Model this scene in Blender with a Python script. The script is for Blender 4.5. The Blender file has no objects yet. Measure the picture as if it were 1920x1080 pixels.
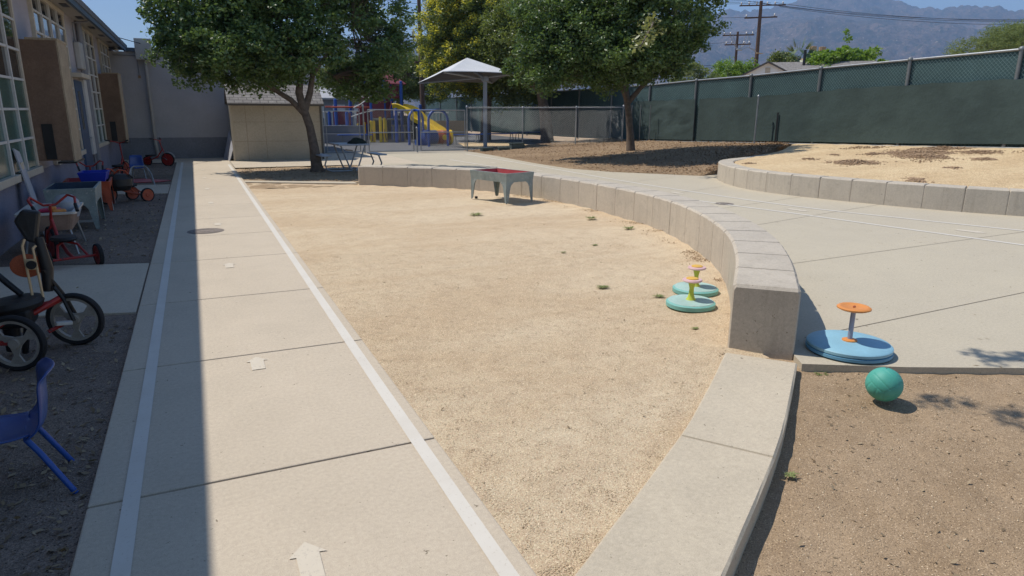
import bpy, bmesh, math, random
import numpy as np
from mathutils import Vector, Matrix
R = math.radians
C = bpy.context.scene.collection

# ------------------------------------------------------------------ camera
cam = bpy.data.objects.new('camera', bpy.data.cameras.new('camera'))
C.objects.link(cam)
_y, _p, _r = R(24.906), R(14.761), R(0.4)
_F = Vector((math.sin(_y)*math.cos(_p), math.cos(_y)*math.cos(_p), -math.sin(_p)))
_R = Vector((math.cos(_y), -math.sin(_y), 0)); _U = _R.cross(_F)
_R2 = _R*math.cos(_r) + _U*math.sin(_r); _U2 = -_R*math.sin(_r) + _U*math.cos(_r)
m = Matrix((_R2, _U2, -_F)).transposed().to_4x4(); m.translation = (0, 0, 1.65)
cam.matrix_world = m
cam.data.sensor_width = 36; cam.data.lens = 36*1260/1920
cam.data.clip_start = .05; cam.data.clip_end = 20000
bpy.context.scene.camera = cam

# ------------------------------------------------------------------ sky, sun, exposure
SUN_EL, SUN_AZ = 59.0, -47.8
w = bpy.data.worlds.new('World'); bpy.context.scene.world = w; w.use_nodes = True
nt = w.node_tree; nt.nodes.clear()
sky = nt.nodes.new('ShaderNodeTexSky'); sky.sky_type = 'NISHITA'; sky.sun_disc = False
sky.sun_elevation = R(SUN_EL); sky.sun_rotation = R(SUN_AZ) % (2*math.pi)
sky.altitude = 300; sky.air_density = 1.0; sky.dust_density = .15; sky.ozone_density = 3.0
bg = nt.nodes.new('ShaderNodeBackground'); bg.inputs[1].default_value = .13
wo = nt.nodes.new('ShaderNodeOutputWorld')
nt.links.new(sky.outputs[0], bg.inputs[0]); nt.links.new(bg.outputs[0], wo.inputs[0])
sl = bpy.data.lights.new('sun', 'SUN'); sl.energy = 4.4; sl.angle = R(.53); sl.color = (1, .94, .845)
so = bpy.data.objects.new('sun', sl); C.objects.link(so)
e, a = R(SUN_EL), R(SUN_AZ)
sd = Vector((math.cos(e)*math.sin(a), math.cos(e)*math.cos(a), math.sin(e)))
so.rotation_euler = sd.to_track_quat('Z', 'Y').to_euler()
so.location = sd*50
sc = bpy.context.scene
sc.view_settings.view_transform = 'Standard'; sc.view_settings.look = 'None'
sc.view_settings.exposure = .19; sc.view_settings.gamma = 1; sc.view_settings.use_curve_mapping = False
sc.render.engine = 'CYCLES'
sc.cycles.max_bounces = 8; sc.cycles.volume_bounces = 0
rng = np.random.default_rng(7); random.seed(7)

# ------------------------------------------------------------------ materials
def nodes(name):
    m = bpy.data.materials.new(name); m.use_nodes = True
    n = m.node_tree; b = n.nodes['Principled BSDF']
    return m, n, b, n.links
def noise(n, scale, detail=4, rough=.55, coord=None, dist=0, kind='ShaderNodeTexNoise'):
    t = n.nodes.new(kind)
    t.inputs['Scale'].default_value = scale
    if kind == 'ShaderNodeTexNoise':
        t.inputs['Detail'].default_value = detail; t.inputs['Roughness'].default_value = rough
        t.inputs['Distortion'].default_value = dist
    if coord is None:
        tc = n.nodes.new('ShaderNodeTexCoord'); coord = tc.outputs['Object']
    n.links.new(coord, t.inputs['Vector'])
    return t
def ramp(n, src, p0, p1, c0=(0, 0, 0, 1), c1=(1, 1, 1, 1)):
    r = n.nodes.new('ShaderNodeValToRGB'); r.color_ramp.elements[0].position = p0; r.color_ramp.elements[1].position = p1
    r.color_ramp.elements[0].color = c0; r.color_ramp.elements[1].color = c1
    n.links.new(src, r.inputs[0]); return r
def mix(n, fac, a, b, kind='MIX'):
    x = n.nodes.new('ShaderNodeMix'); x.data_type = 'RGBA'; x.blend_type = kind
    for s, i in ((fac, 0), (a, 6), (b, 7)):
        if isinstance(s, (int, float)): x.inputs[i].default_value = s
        elif isinstance(s, tuple): x.inputs[i].default_value = s if len(s) == 4 else (*s, 1)
        else: n.links.new(s, x.inputs[i])
    return x.outputs[2]
def bump(n, b, h, strength, dist):
    u = n.nodes.new('ShaderNodeBump'); u.inputs['Strength'].default_value = strength; u.inputs['Distance'].default_value = dist
    n.links.new(h, u.inputs['Height'])
    prev = b.inputs['Normal'].links
    if prev: n.links.new(prev[0].from_socket, u.inputs['Normal'])
    n.links.new(u.outputs[0], b.inputs['Normal'])
def mat(name, col, rough=.7, var=.15, scale=3, metal=0, spec=.4, bmp=0, bscale=60, speck=None, fine=0):
    """base colour with two scales of wear, optional grain and specks"""
    m, n, b, L = nodes(name)
    b.inputs['Roughness'].default_value = rough; b.inputs['Metallic'].default_value = metal
    b.inputs['Specular IOR Level'].default_value = spec
    t1 = noise(n, scale, 5, .6); t2 = noise(n, scale*9, 4, .6)
    lo = tuple(c*(1-var) for c in col); hi = tuple(min(1, c*(1+var)) for c in col)
    c = mix(n, ramp(n, t1.outputs[0], .3, .7).outputs[0], lo, hi)
    c = mix(n, ramp(n, t2.outputs[0], .25, .75).outputs[0], c, mix(n, .5, c, tuple(x*(1-var) for x in lo)), 'MIX')
    if fine:
        t3 = noise(n, bscale, 2, .7)
        c = mix(n, fine, c, ramp(n, t3.outputs[0], .3, .7).outputs[0], 'OVERLAY')
    if speck:
        sc_, amt, scol = speck
        v = noise(n, sc_, 1, .5)
        c = mix(n, ramp(n, v.outputs[0], 1-amt-.02, 1-amt+.02).outputs[0], c, scol)
    L.new(c, b.inputs['Base Color'])
    if bmp: bump(n, b, noise(n, bscale, 4, .65).outputs[0], bmp, .01)
    return m
M = {}
def concrete(name, col, warm, stain=.35, seed=0.):
    m, n, b, L = nodes(name); b.inputs['Roughness'].default_value = .88; b.inputs['Specular IOR Level'].default_value = .25
    tc = n.nodes.new('ShaderNodeTexCoord'); mp = n.nodes.new('ShaderNodeMapping'); mp.inputs['Location'].default_value = (seed, seed*2, 0)
    L.new(tc.outputs['Object'], mp.inputs[0]); co = mp.outputs[0]
    big = noise(n, .35, 6, .62, co); med = noise(n, 2.2, 6, .66, co, .4); fin = noise(n, 45, 5, .75, co); gr = noise(n, 260, 2, .7, co)
    c = mix(n, ramp(n, big.outputs[0], .33, .68).outputs[0], col, warm)
    c = mix(n, ramp(n, med.outputs[0], .42, .78).outputs[0], c, mix(n, stain, c, tuple(x*.62 for x in col)))
    c = mix(n, .15, c, ramp(n, fin.outputs[0], .25, .75).outputs[0], 'OVERLAY')
    c = mix(n, .22, c, ramp(n, gr.outputs[0], .25, .75).outputs[0], 'OVERLAY')
    sp = noise(n, 75, 1, .5, co)
    c = mix(n, ramp(n, sp.outputs[0], .74, .78).outputs[0], c, tuple(x*.66 for x in col))
    sp2 = noise(n, 42, 0, .5, co, 1.)
    c = mix(n, ramp(n, sp2.outputs[0], .84, .86).outputs[0], c, (.22, .18, .13))
    if seed == 7.7:
        mv = n.nodes.new('ShaderNodeMapping'); mv.inputs['Scale'].default_value = (5, 5, .5); L.new(tc.outputs['Object'], mv.inputs[0])
        st = noise(n, 1.6, 5, .7, mv.outputs[0]); c = mix(n, ramp(n, st.outputs[0], .52, .8).outputs[0], c, mix(n, .38, c, (.20, .165, .125)))
        bg_ = noise(n, 7, 6, .7, co, .8); c = mix(n, ramp(n, bg_.outputs[0], .55, .75).outputs[0], c, mix(n, .35, c, (.22, .20, .17)))
    L.new(c, b.inputs['Base Color'])
    bump(n, b, fin.outputs[0], .22 if seed == 7.7 else .09, .004); bump(n, b, gr.outputs[0], .12, .0015)
    return m
M['walk'] = concrete('sidewalk_concrete', (.52, .445, .345), (.575, .49, .38), .20)
M['plaza'] = concrete('plaza_concrete', (.475, .42, .325), (.51, .45, .34), .14, 3.1)
M['wallc'] = concrete('wall_concrete', (.49, .435, .36), (.54, .475, .38), .32, 7.7)
M['curb'] = concrete('curb_concrete', (.51, .445, .345), (.56, .48, .36), .3, 11.3)
def sandmat(name, a, b_, dark, gscale=160, patch=.6, grit=.55):
    m, n, b, L = nodes(name); b.inputs['Roughness'].default_value = .95; b.inputs['Specular IOR Level'].default_value = .15
    tc = n.nodes.new('ShaderNodeTexCoord'); co = tc.outputs['Object']
    mp = n.nodes.new('ShaderNodeMapping'); mp.inputs['Rotation'].default_value = (0, 0, .6); mp.inputs['Scale'].default_value = (.5, 1.3, 1); L.new(co, mp.inputs[0])
    big = noise(n, .55, 6, .65, mp.outputs[0], .6); med = noise(n, 5, 5, .6, co); v = n.nodes.new('ShaderNodeTexVoronoi'); v.inputs['Scale'].default_value = gscale; L.new(co, v.inputs['Vector'])
    gr = noise(n, gscale*.55, 3, .75, co)
    c = mix(n, ramp(n, big.outputs[0], .40, .60).outputs[0], a, b_)
    c = mix(n, ramp(n, med.outputs[0], .45, .8).outputs[0], c, mix(n, .45, c, dark))
    sep = n.nodes.new('ShaderNodeSeparateColor'); L.new(v.outputs['Color'], sep.inputs[0])
    c = mix(n, grit, c, ramp(n, sep.outputs[0], .0, 1., (.22, .2, .19, 1), (.82, .8, .76, 1)).outputs[0], 'OVERLAY')
    c = mix(n, ramp(n, sep.outputs[1], .94, .96).outputs[0], c, tuple(min(1, x*1.35) for x in a))
    c = mix(n, ramp(n, sep.outputs[2], .96, .98).outputs[0], c, tuple(x*.55 for x in dark))
    c = mix(n, grit*.7, c, ramp(n, gr.outputs[0], .3, .7, (.28, .27, .26, 1), (.72, .72, .7, 1)).outputs[0], 'OVERLAY')
    L.new(c, b.inputs['Base Color'])
    bump(n, b, v.outputs['Distance'], grit, .005); bump(n, b, gr.outputs[0], .7, .012); bump(n, b, med.outputs[0], .35, .04)
    return m
M['sand'] = sandmat('decomposed_granite', (.67, .545, .385), (.59, .455, .305), (.43, .31, .205), 230, grit=.42)
M['planter'] = sandmat('planter_sand', (.64, .50, .315), (.56, .42, .255), (.38, .27, .16), 90)
M['dirt'] = sandmat('dirt', (.46, .345, .232), (.36, .26, .165), (.20, .135, .08), 240, grit=.34)
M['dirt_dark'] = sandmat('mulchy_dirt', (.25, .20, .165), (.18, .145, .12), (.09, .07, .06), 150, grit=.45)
M['mulch'] = sandmat('wood_mulch', (.34, .245, .155), (.25, .175, .11), (.14, .095, .06), 90, grit=.4)
M['clod'] = mat('red_brown_soil', (.42, .285, .175), .95, .35, 20, bmp=.5, bscale=60)
M['paint'] = None
def paintmat(name, col, thr, under):
    m, n, b, L = nodes(name); b.inputs['Roughness'].default_value = .75
    t = noise(n, 55, 5, .8); t2 = noise(n, 4, 4, .6)
    c = mix(n, ramp(n, t.outputs[0], thr, thr+.06).outputs[0], col, under)
    c = mix(n, ramp(n, t2.outputs[0], .4, .75).outputs[0], c, mix(n, .3, c, under))
    L.new(c, b.inputs['Base Color']); return m
M['paint'] = paintmat('white_road_paint', (.66, .62, .55), .60, (.5, .44, .36))
M['paint2'] = paintmat('worn_white_paint', (.63, .56, .45), .56, (.5, .44, .36))
M['joint'] = mat('joint_dirt', (.17, .14, .11), .95)
M['asphalt'] = mat('asphalt', (.13, .13, .135), .9, .15, 2, bmp=.3, bscale=80, fine=.3)
M['stucco'] = mat('grey_stucco', (.42, .415, .43), .9, .1, 1.5, bmp=.5, bscale=90, fine=.25)
M['stucco_low'] = mat('dark_blue_stucco', (.22, .225, .25), .9, .14, 1.5, bmp=.5, bscale=90, fine=.25)
M['stucco_side'] = mat('mauve_stucco', (.40, .37, .40), .9, .12, 1.5, bmp=.5, bscale=90, fine=.25)
M['stucco_sidelow'] = mat('blue_grey_stucco', (.25, .245, .31), .9, .14, 1.5, bmp=.5, bscale=90, fine=.25)
M['soffit'] = mat('soffit_paint', (.36, .335, .30), .8, .08, 2)
M['fascia'] = mat('fascia_blue', (.07, .105, .15), .6, .12, 3)
M['trim'] = mat('cream_trim', (.52, .46, .37), .65, .1, 5)
M['trimw'] = mat('pale_window_trim', (.55, .54, .52), .65, .12, 6)
M['roof'] = mat('roof_felt', (.16, .16, .165), .9, .2, 3)
M['brown'] = mat('brown_plywood', (.20, .13, .09), .85, .25, 3, bmp=.2, bscale=40, fine=.12)
M['tan'] = mat('tan_plywood', (.36, .29, .20), .85, .22, 4, fine=.2)
M['black'] = mat('black_plastic', (.013, .013, .015), .45, .2, 6)
M['blackm'] = mat('black_vinyl', (.02, .019, .019), .5, .3, 8, bmp=.15, bscale=30)
M['tyre'] = mat('tyre_rubber', (.018, .018, .02), .85, .3, 10)
M['door'] = mat('blue_door', (.045, .085, .16), .55, .12, 4)
M['pipe'] = mat('painted_pipe', (.21, .21, .23), .5, .12, 5)
M['ebox'] = mat('electric_box', (.40, .385, .36), .5, .1, 5)
M['steel'] = mat('galvanised_steel', (.36, .37, .38), .42, .15, 7, metal=.6)
M['steeld'] = mat('dull_steel', (.22, .23, .23), .5, .2, 7, metal=.4)
M['wire'] = mat('chain_link_wire', (.32, .33, .33), .45, .1, 7, metal=.5)
M['wiregreen'] = mat('green_coated_wire', (.16, .24, .25), .5, .1, 7)
M['umb'] = mat('grey_canopy_fabric', (.60, .605, .61), .75, .06, 2, bmp=.1, bscale=20)
M['underside_shade'] = mat('painted_canopy_shade', (.12, .125, .135), .9, .06, 2)  # shade under the canopy put into a darker colour; the fabric itself is grey
M['umbp'] = mat('grey_powder_coat', (.36, .38, .42), .45, .08, 4)
M['galvteal'] = mat('weathered_teal_steel', (.29, .345, .34), .55, .22, 7, metal=.15, speck=(26, .3, (.42, .43, .41)))
M['teald'] = mat('dark_teal_plastic', (.06, .12, .13), .5, .2, 6)
M['tealin'] = mat('navy_tray', (.03, .055, .10), .5, .2, 6)
M['redin'] = mat('faded_red_tray', (.46, .085, .09), .5, .15, 6)
M['red'] = mat('red_paint', (.36, .028, .024), .4, .25, 9, speck=(30, .3, (.08, .03, .025)))
M['redo'] = mat('orange_red_plastic', (.46, .09, .04), .5, .2, 9)
M['rustor'] = mat('orange_pad', (.42, .105, .045), .75, .25, 12, bmp=.2, bscale=30)
M['wood'] = mat('pale_wood', (.62, .45, .26), .6, .15, 9)
M['blue'] = mat('blue_plastic', (.014, .055, .24), .35, .15, 6, spec=.5)
M['bluebin'] = mat('bright_blue_bin', (.012, .035, .42), .45, .12, 6)
M['bluem'] = mat('blue_coated_metal', (.02, .085, .36), .4, .12, 5)
M['whitep'] = mat('white_plastic', (.56, .54, .50), .5, .15, 6)
M['tubside'] = mat('worn_tub_side', (.33, .23, .18), .7, .25, 8)
M['pink'] = mat('pink_plastic', (.60, .05, .13), .5, .1, 6)
M['orange'] = mat('orange_plastic', (.72, .28, .07), .5, .1, 8)
M['yellow'] = mat('yellow_plastic', (.80, .55, .02), .45, .12, 5)
M['maroon'] = mat('maroon_plastic', (.19, .035, .05), .5, .15, 5)
M['lime'] = mat('lime_plastic', (.55, .62, .08), .45, .08, 6)
M['tealdisc'] = mat('pale_teal_disc', (.40, .57, .52), .6, .16, 5, speck=(24, .28, (.4, .45, .4)))
M['tealrim'] = mat('teal_rim', (.20, .47, .42), .5, .1, 5)
M['bluedisc'] = mat('sky_blue_disc', (.27, .50, .62), .5, .09, 5)
M['bluerim'] = mat('blue_disc_rim', (.14, .34, .50), .5, .09, 5)
M['pinkw'] = mat('pale_pink_plastic', (.72, .48, .48), .5, .08, 6)
M['yolk'] = mat('amber_plastic', (.78, .47, .09), .5, .1, 6)
M['lav'] = mat('lavender_steel', (.36, .37, .47), .35, .08, 6, metal=.2)
M['bark'] = mat('grey_brown_bark', (.17, .13, .10), .95, .35, 9, bmp=.9, bscale=28)
M['rim'] = mat('dusty_white_wheel', (.34, .31, .27), .6, .25, 10)
M['polew'] = mat('dark_pole_timber', (.115, .07, .05), .85, .25, 6, bmp=.3, bscale=30)
M['cable'] = mat('power_cable', (.03, .03, .035), .6)
M['insul'] = mat('insulator', (.35, .35, .37), .3)
M['housew'] = mat('white_siding', (.80, .81, .82), .8, .05, 3)
M['cloth'] = mat('dark_green_cloth', (.02, .028, .022), .9, .2, 12)
M['stone'] = mat('grey_green_block', (.10, .13, .12), .9, .25, 8, bmp=.4, bscale=30)
M['board'] = mat('pale_grey_board', (.40, .40, .43), .7, .1, 6)
M['iron'] = mat('cast_iron', (.24, .20, .17), .7, .25, 20, bmp=.4, bscale=60)
M['glassb'] = None
def glassmat(name, col, rough=.06):
    m, n, b, L = nodes(name); b.inputs['Base Color'].default_value = (*col, 1); b.inputs['Roughness'].default_value = rough
    b.inputs['Specular IOR Level'].default_value = .9
    t = noise(n, 1.3, 3, .5); L.new(mix(n, t.outputs[0], tuple(c*.5 for c in col), tuple(c*1.5 for c in col)), b.inputs['Base Color'])
    bump(n, b, noise(n, 2.2, 1, .4).outputs[0], .15, .02)
    return m
M['paneg'] = glassmat('teal_backed_glass', (.035, .11, .095), .2)
M['paned'] = glassmat('dark_glass', (.028, .03, .028), .04)
# roof shingles, shed board
def bands(name, c1, c2, sx, sz, axis=2, rough=.85):
    m, n, b, L = nodes(name); b.inputs['Roughness'].default_value = rough
    tc = n.nodes.new('ShaderNodeTexCoord')
    br = n.nodes.new('ShaderNodeTexBrick'); br.inputs['Scale'].default_value = 1
    br.inputs['Brick Width'].default_value = sx; br.inputs['Row Height'].default_value = sz; br.inputs['Mortar Size'].default_value = .012
    br.inputs['Color1'].default_value = (*c1, 1); br.inputs['Color2'].default_value = (*c2, 1); br.inputs['Mortar'].default_value = (*[x*.35 for x in c1], 1)
    mp = n.nodes.new('ShaderNodeMapping')
    if axis == 2: mp.inputs['Rotation'].default_value = (R(-90), 0, 0)
    L.new(tc.outputs['Object'], mp.inputs[0]); L.new(mp.outputs[0], br.inputs['Vector'])
    t = noise(n, 5, 5, .6); c = mix(n, .5, br.outputs[0], ramp(n, t.outputs[0], .3, .7, (.3, .3, .3, 1), (.7, .7, .7, 1)).outputs[0], 'OVERLAY')
    L.new(c, b.inputs['Base Color']); bump(n, b, br.outputs['Fac'], -.5, .02); return m
M['shingle'] = bands('grey_shingles', (.27, .25, .23), (.20, .18, .17), .26, .13, 0)
M['shed'] = mat('beige_shed_board', (.46, .41, .33), .85, .08, 1.5, bmp=.15, bscale=50, fine=.15)
M['shedtrim'] = mat('dark_shed_trim', (.12, .11, .10), .8, .1, 4)
def clothmat(name, col, wave=0):
    m, n, b, L = nodes(name); b.inputs['Roughness'].default_value = .8; b.inputs['Specular IOR Level'].default_value = .25
    t = noise(n, .9, 5, .6); t2 = noise(n, 90, 2, .8); t3 = noise(n, 9, 4, .6)
    c = mix(n, ramp(n, t.outputs[0], .3, .7).outputs[0], tuple(x*.8 for x in col), tuple(x*1.25 for x in col))
    c = mix(n, .6, c, ramp(n, t2.outputs[0], .3, .7, (.2, .2, .2, 1), (.8, .8, .8, 1)).outputs[0], 'OVERLAY')
    L.new(c, b.inputs['Base Color']); bump(n, b, t3.outputs[0], .2, .05); return m
M['screen'] = clothmat('green_windscreen', (.050, .074, .069))
M['slat'] = clothmat('green_privacy_mesh', (.050, .095, .098))
def leafmat(name, c1, c2, trans=.35, rough=.42, spec=.5):
    m, n, b, L = nodes(name)
    g = n.nodes.new('ShaderNodeNewGeometry')
    r = ramp(n, g.outputs['Random Per Island'], 0, 1, (*c1, 1), (*c2, 1))
    t = noise(n, .8, 3, .5); c = mix(n, ramp(n, t.outputs[0], .35, .65).outputs[0], r.outputs[0], mix(n, .4, r.outputs[0], c2))
    L.new(c, b.inputs['Base Color']); b.inputs['Roughness'].default_value = rough; b.inputs['Specular IOR Level'].default_value = spec
    tr = n.nodes.new('ShaderNodeBsdfTranslucent'); L.new(mix(n, .5, c, (min(1, c2[0]*2.2), min(1, c2[1]*2.2), c2[2], 1)), tr.inputs[0])
    ms = n.nodes.new('ShaderNodeMixShader'); ms.inputs[0].default_value = trans
    out = n.nodes['Material Output']; L.new(b.outputs[0], ms.inputs[1]); L.new(tr.outputs[0], ms.inputs[2]); L.new(ms.outputs[0], out.inputs[0])
    return m
M['oak'] = leafmat('oak_leaves', (.030, .066, .030), (.135, .205, .06), .26, .42, .5)
M['darkleaf'] = leafmat('dark_leaves', (.05, .085, .03), (.18, .22, .06), .3)
M['yellowleaf'] = leafmat('yellow_blossom', (.48, .42, .06), (.78, .66, .10), .5, .7, .2)
M['limeleaf'] = leafmat('bright_green_leaves', (.08, .16, .02), (.22, .33, .05), .35)
M['greyleaf'] = leafmat('feathery_leaves', (.10, .14, .05), (.21, .25, .10), .3, .7, .2)
M['palm'] = leafmat('palm_fronds', (.05, .09, .035), (.14, .2, .08), .2)
M['branchleaf'] = leafmat('oak_leaves_painted_lit', (.05, .085, .03), (.26, .27, .12), .35, .4, .5)  # paler, yellower copy of the oak leaves, sunlight put into the colour
M['grass'] = leafmat('weed_green', (.14, .18, .06), (.30, .33, .14), .2, .6, .2)
M['litter'] = leafmat('dry_leaves', (.13, .09, .055), (.38, .30, .20), .05, .8, .1)
M['chips'] = leafmat('wood_chips', (.17, .10, .055), (.40, .275, .165), 0, .9, .1)
M['pebble'] = leafmat('granite_grains', (.36, .27, .17), (.84, .69, .49), 0, .9, .1)

# ------------------------------------------------------------------ object helpers
def link(name, me, parent=None):
    o = bpy.data.objects.new(name, me); C.objects.link(o)
    if parent is not None: o.parent = parent
    return o
def tag(o, label=None, cat=None, group=None, kind=None):
    if label: o['label'] = label
    if cat: o['category'] = cat
    if group: o['group'] = group
    if kind: o['kind'] = kind
    return o
def thing(name, label, cat, loc=(0, 0, 0), rz=0, group=None):
    o = bpy.data.objects.new(name, None); C.objects.link(o); o.location = loc; o.rotation_euler = (0, 0, rz)
    o.empty_display_size = .2
    return tag(o, label, cat, group)
def tree_copy(o, parent=None):
    c = o.copy(); C.objects.link(c)
    if parent is not None: c.parent = parent
    for ch in list(o.children): tree_copy(ch, c)
    return c
class MB:
    def __init__(s): s.v = []; s.f = []
    def add(s, vs, fs):
        k = len(s.v); s.v += [tuple(x) for x in vs]; s.f += [tuple(i+k for i in f) for f in fs]; return s
    def box(s, x0, x1, y0, y1, z0, z1):
        return s.add([(x0,y0,z0),(x1,y0,z0),(x1,y1,z0),(x0,y1,z0),(x0,y0,z1),(x1,y0,z1),(x1,y1,z1),(x0,y1,z1)],
                     [(0,3,2,1),(4,5,6,7),(0,1,5,4),(1,2,6,5),(2,3,7,6),(3,0,4,7)])
    def cbox(s, c, size, rz=0, ry=0, rx=0):
        m = Matrix.Rotation(rz,3,'Z') @ Matrix.Rotation(ry,3,'Y') @ Matrix.Rotation(rx,3,'X'); c = Vector(c)
        h = [x/2 for x in size]
        vs = [c + m @ Vector((sx*h[0], sy*h[1], sz*h[2])) for sz in (-1,1) for (sx,sy) in ((-1,-1),(1,-1),(1,1),(-1,1))]
        return s.add(vs, [(0,3,2,1),(4,5,6,7),(0,1,5,4),(1,2,6,5),(2,3,7,6),(3,0,4,7)])
    def tube(s, pts, r, n=10, caps=True):
        pts = [Vector(p) for p in pts]; N = len(pts)
        rs = [r]*N if isinstance(r, (int, float)) else list(r)
        t = (pts[1]-pts[0]).normalized(); u = t.orthogonal().normalized(); vs = []
        for i in range(N):
            if i == 0: t2 = pts[1]-pts[0]
            elif i == N-1: t2 = pts[-1]-pts[-2]
            else: t2 = (pts[i+1]-pts[i]).normalized() + (pts[i]-pts[i-1]).normalized()
            t2.normalize(); u = (u - t2*u.dot(t2)); u = u.normalized() if u.length > 1e-6 else t2.orthogonal().normalized(); w2 = t2.cross(u)
            for k in range(n):
                a = 2*math.pi*k/n; vs.append(pts[i] + (u*math.cos(a) + w2*math.sin(a))*rs[i])
        fs = [(i*n+k, i*n+(k+1)%n, (i+1)*n+(k+1)%n, (i+1)*n+k) for i in range(N-1) for k in range(n)]
        if caps: fs += [tuple(range(n))[::-1], tuple((N-1)*n+k for k in range(n))]
        return s.add(vs, fs)
    def lathe(s, prof, n=40, c=(0,0,0), axis='Z'):
        vs = []; 
        for (r, z) in prof:
            for k in range(n):
                a = 2*math.pi*k/n; p = (r*math.cos(a), r*math.sin(a), z)
                if axis == 'X': p = (z, p[0], p[1])
                if axis == 'Y': p = (p[0], z, p[1])
                vs.append((p[0]+c[0], p[1]+c[1], p[2]+c[2]))
        N = len(prof)
        fs = [(i*n+k, i*n+(k+1)%n, (i+1)*n+(k+1)%n, (i+1)*n+k) for i in range(N-1) for k in range(n)]
        fs += [tuple(range(n))[::-1], tuple((N-1)*n+k for k in range(n))]
        return s.add(vs, fs)
    def prism(s, poly, z0, z1):
        n = len(poly)
        return s.add([(x,y,z0) for x,y in poly]+[(x,y,z1) for x,y in poly],
                     [tuple(range(n))[::-1], tuple(range(n,2*n))]+[(i,(i+1)%n,n+(i+1)%n,n+i) for i in range(n)])
    def build(s, name, m, parent=None, world=False, smooth=False, bev=0, solid=0, sub=0):
        me = bpy.data.meshes.new(name); me.from_pydata(s.v, [], s.f); me.materials.append(M[m] if isinstance(m, str) else m)
        bm = bmesh.new(); bm.from_mesh(me); bmesh.ops.recalc_face_normals(bm, faces=bm.faces); bm.to_mesh(me); bm.free()
        o = link(name, me, parent)
        if world and parent is not None: o.matrix_parent_inverse = Matrix(); o.location = -Vector(parent.location)
        if smooth:
            me.shade_smooth()
            try: me.set_sharp_from_angle(angle=R(40))
            except Exception: pass
        if solid: x = o.modifiers.new('thick', 'SOLIDIFY'); x.thickness = solid; x.offset = 0
        if bev: x = o.modifiers.new('edge', 'BEVEL'); x.width = bev; x.segments = 2; x.limit_method = 'ANGLE'
        if sub: x = o.modifiers.new('sub', 'SUBSURF'); x.levels = sub; x.render_levels = sub
        return o
def npmesh(name, V, F, m, parent=None, nv=4):
    """fast mesh from numpy: V (n,3), F (k,nv)"""
    me = bpy.data.meshes.new(name); me.vertices.add(len(V)); me.vertices.foreach_set('co', V.astype(np.float32).ravel())
    me.loops.add(F.size); me.loops.foreach_set('vertex_index', F.astype(np.int32).ravel())
    me.polygons.add(len(F)); me.polygons.foreach_set('loop_start', np.arange(0, F.size, nv, dtype=np.int32))
    me.update(calc_edges=True); me.materials.append(M[m] if isinstance(m, str) else m)
    return link(name, me, parent)
def spline(P, step=.12):
    P = np.array(P, float); Q = np.vstack([2*P[0]-P[1], P, 2*P[-1]-P[-2]]); out = []
    for i in range(1, len(Q)-2):
        d = np.linalg.norm(Q[i+1]-Q[i]); n = max(2, int(d/step))
        for t in np.linspace(0, 1, n, endpoint=False):
            out.append(.5*((2*Q[i])+(-Q[i-1]+Q[i+1])*t+(2*Q[i-1]-5*Q[i]+4*Q[i+1]-Q[i+2])*t*t+(-Q[i-1]+3*Q[i]-3*Q[i+1]+Q[i+2])*t**3))
    out.append(P[-1]); return np.array(out)
def resample(P, step):
    d = np.r_[0, np.cumsum(np.linalg.norm(np.diff(P, axis=0), axis=1))]; n = max(1, int(round(d[-1]/step)))
    s = np.linspace(0, d[-1], n+1); return np.stack([np.interp(s, d, P[:, k]) for k in range(P.shape[1])], 1)
def offset(P, o):
    T = np.gradient(P, axis=0); T /= np.linalg.norm(T, axis=1)[:, None]; N = np.stack([T[:, 1], -T[:, 0]], 1); return P + N*o
def vnoise(x, y, seed=0, oct_=4, gain=.5):
    """smooth value noise, numpy"""
    out = 0; amp = 1; tot = 0
    for o in range(oct_):
        xi = np.floor(x).astype(np.int64); yi = np.floor(y).astype(np.int64); fx = x-xi; fy = y-yi
        fx = fx*fx*(3-2*fx); fy = fy*fy*(3-2*fy)
        def h(a, b):
            n = (a*374761393 + b*668265263 + (seed+o)*69069) & 0x7fffffff; n = ((n ^ (n >> 13))*1274126177) & 0x7fffffff
            return ((n ^ (n >> 16)) & 0xffff)/65535.
        v = (h(xi, yi)*(1-fx)+h(xi+1, yi)*fx)*(1-fy)+(h(xi, yi+1)*(1-fx)+h(xi+1, yi+1)*fx)*fy
        out = out+v*amp; tot += amp; amp *= gain; x = x*2.03+11.3; y = y*2.03+5.7
    return out/tot
def structure(o): o['kind'] = 'structure'; return o
def sheet(name, poly, z, m):
    b = MB(); b.add([(x, y, z) for x, y in poly], [tuple(range(len(poly)))]); return structure(b.build(name, m))

def flakes(name, pts, size, m, parent=None, aspect=(.4, .7), tilt=.35, nz=None):
    """small folded leaf / chip faces lying near the ground; pts (n,3)"""
    n = len(pts); L = rng.uniform(size[0], size[1], n); W = L*rng.uniform(aspect[0], aspect[1], n)
    a = rng.uniform(0, 2*np.pi, n); u = np.stack([np.cos(a), np.sin(a), rng.normal(0, tilt, n)], 1); v = np.stack([-np.sin(a), np.cos(a), rng.normal(0, tilt, n)], 1)
    P = np.repeat(pts, 4, 0).reshape(n, 4, 3).copy()
    P[:, 0] -= u*L[:, None]/2; P[:, 2] += u*L[:, None]/2; P[:, 1] += v*W[:, None]/2; P[:, 3] -= v*W[:, None]/2
    mn = P[:, :, 2].min(1) - pts[:, 2] ; P[:, :, 2] -= np.minimum(mn, 0)[:, None]; P[:, :, 2] += .001
    return npmesh(name, P.reshape(-1, 3), np.arange(n*4).reshape(n, 4), m, parent)
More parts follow.
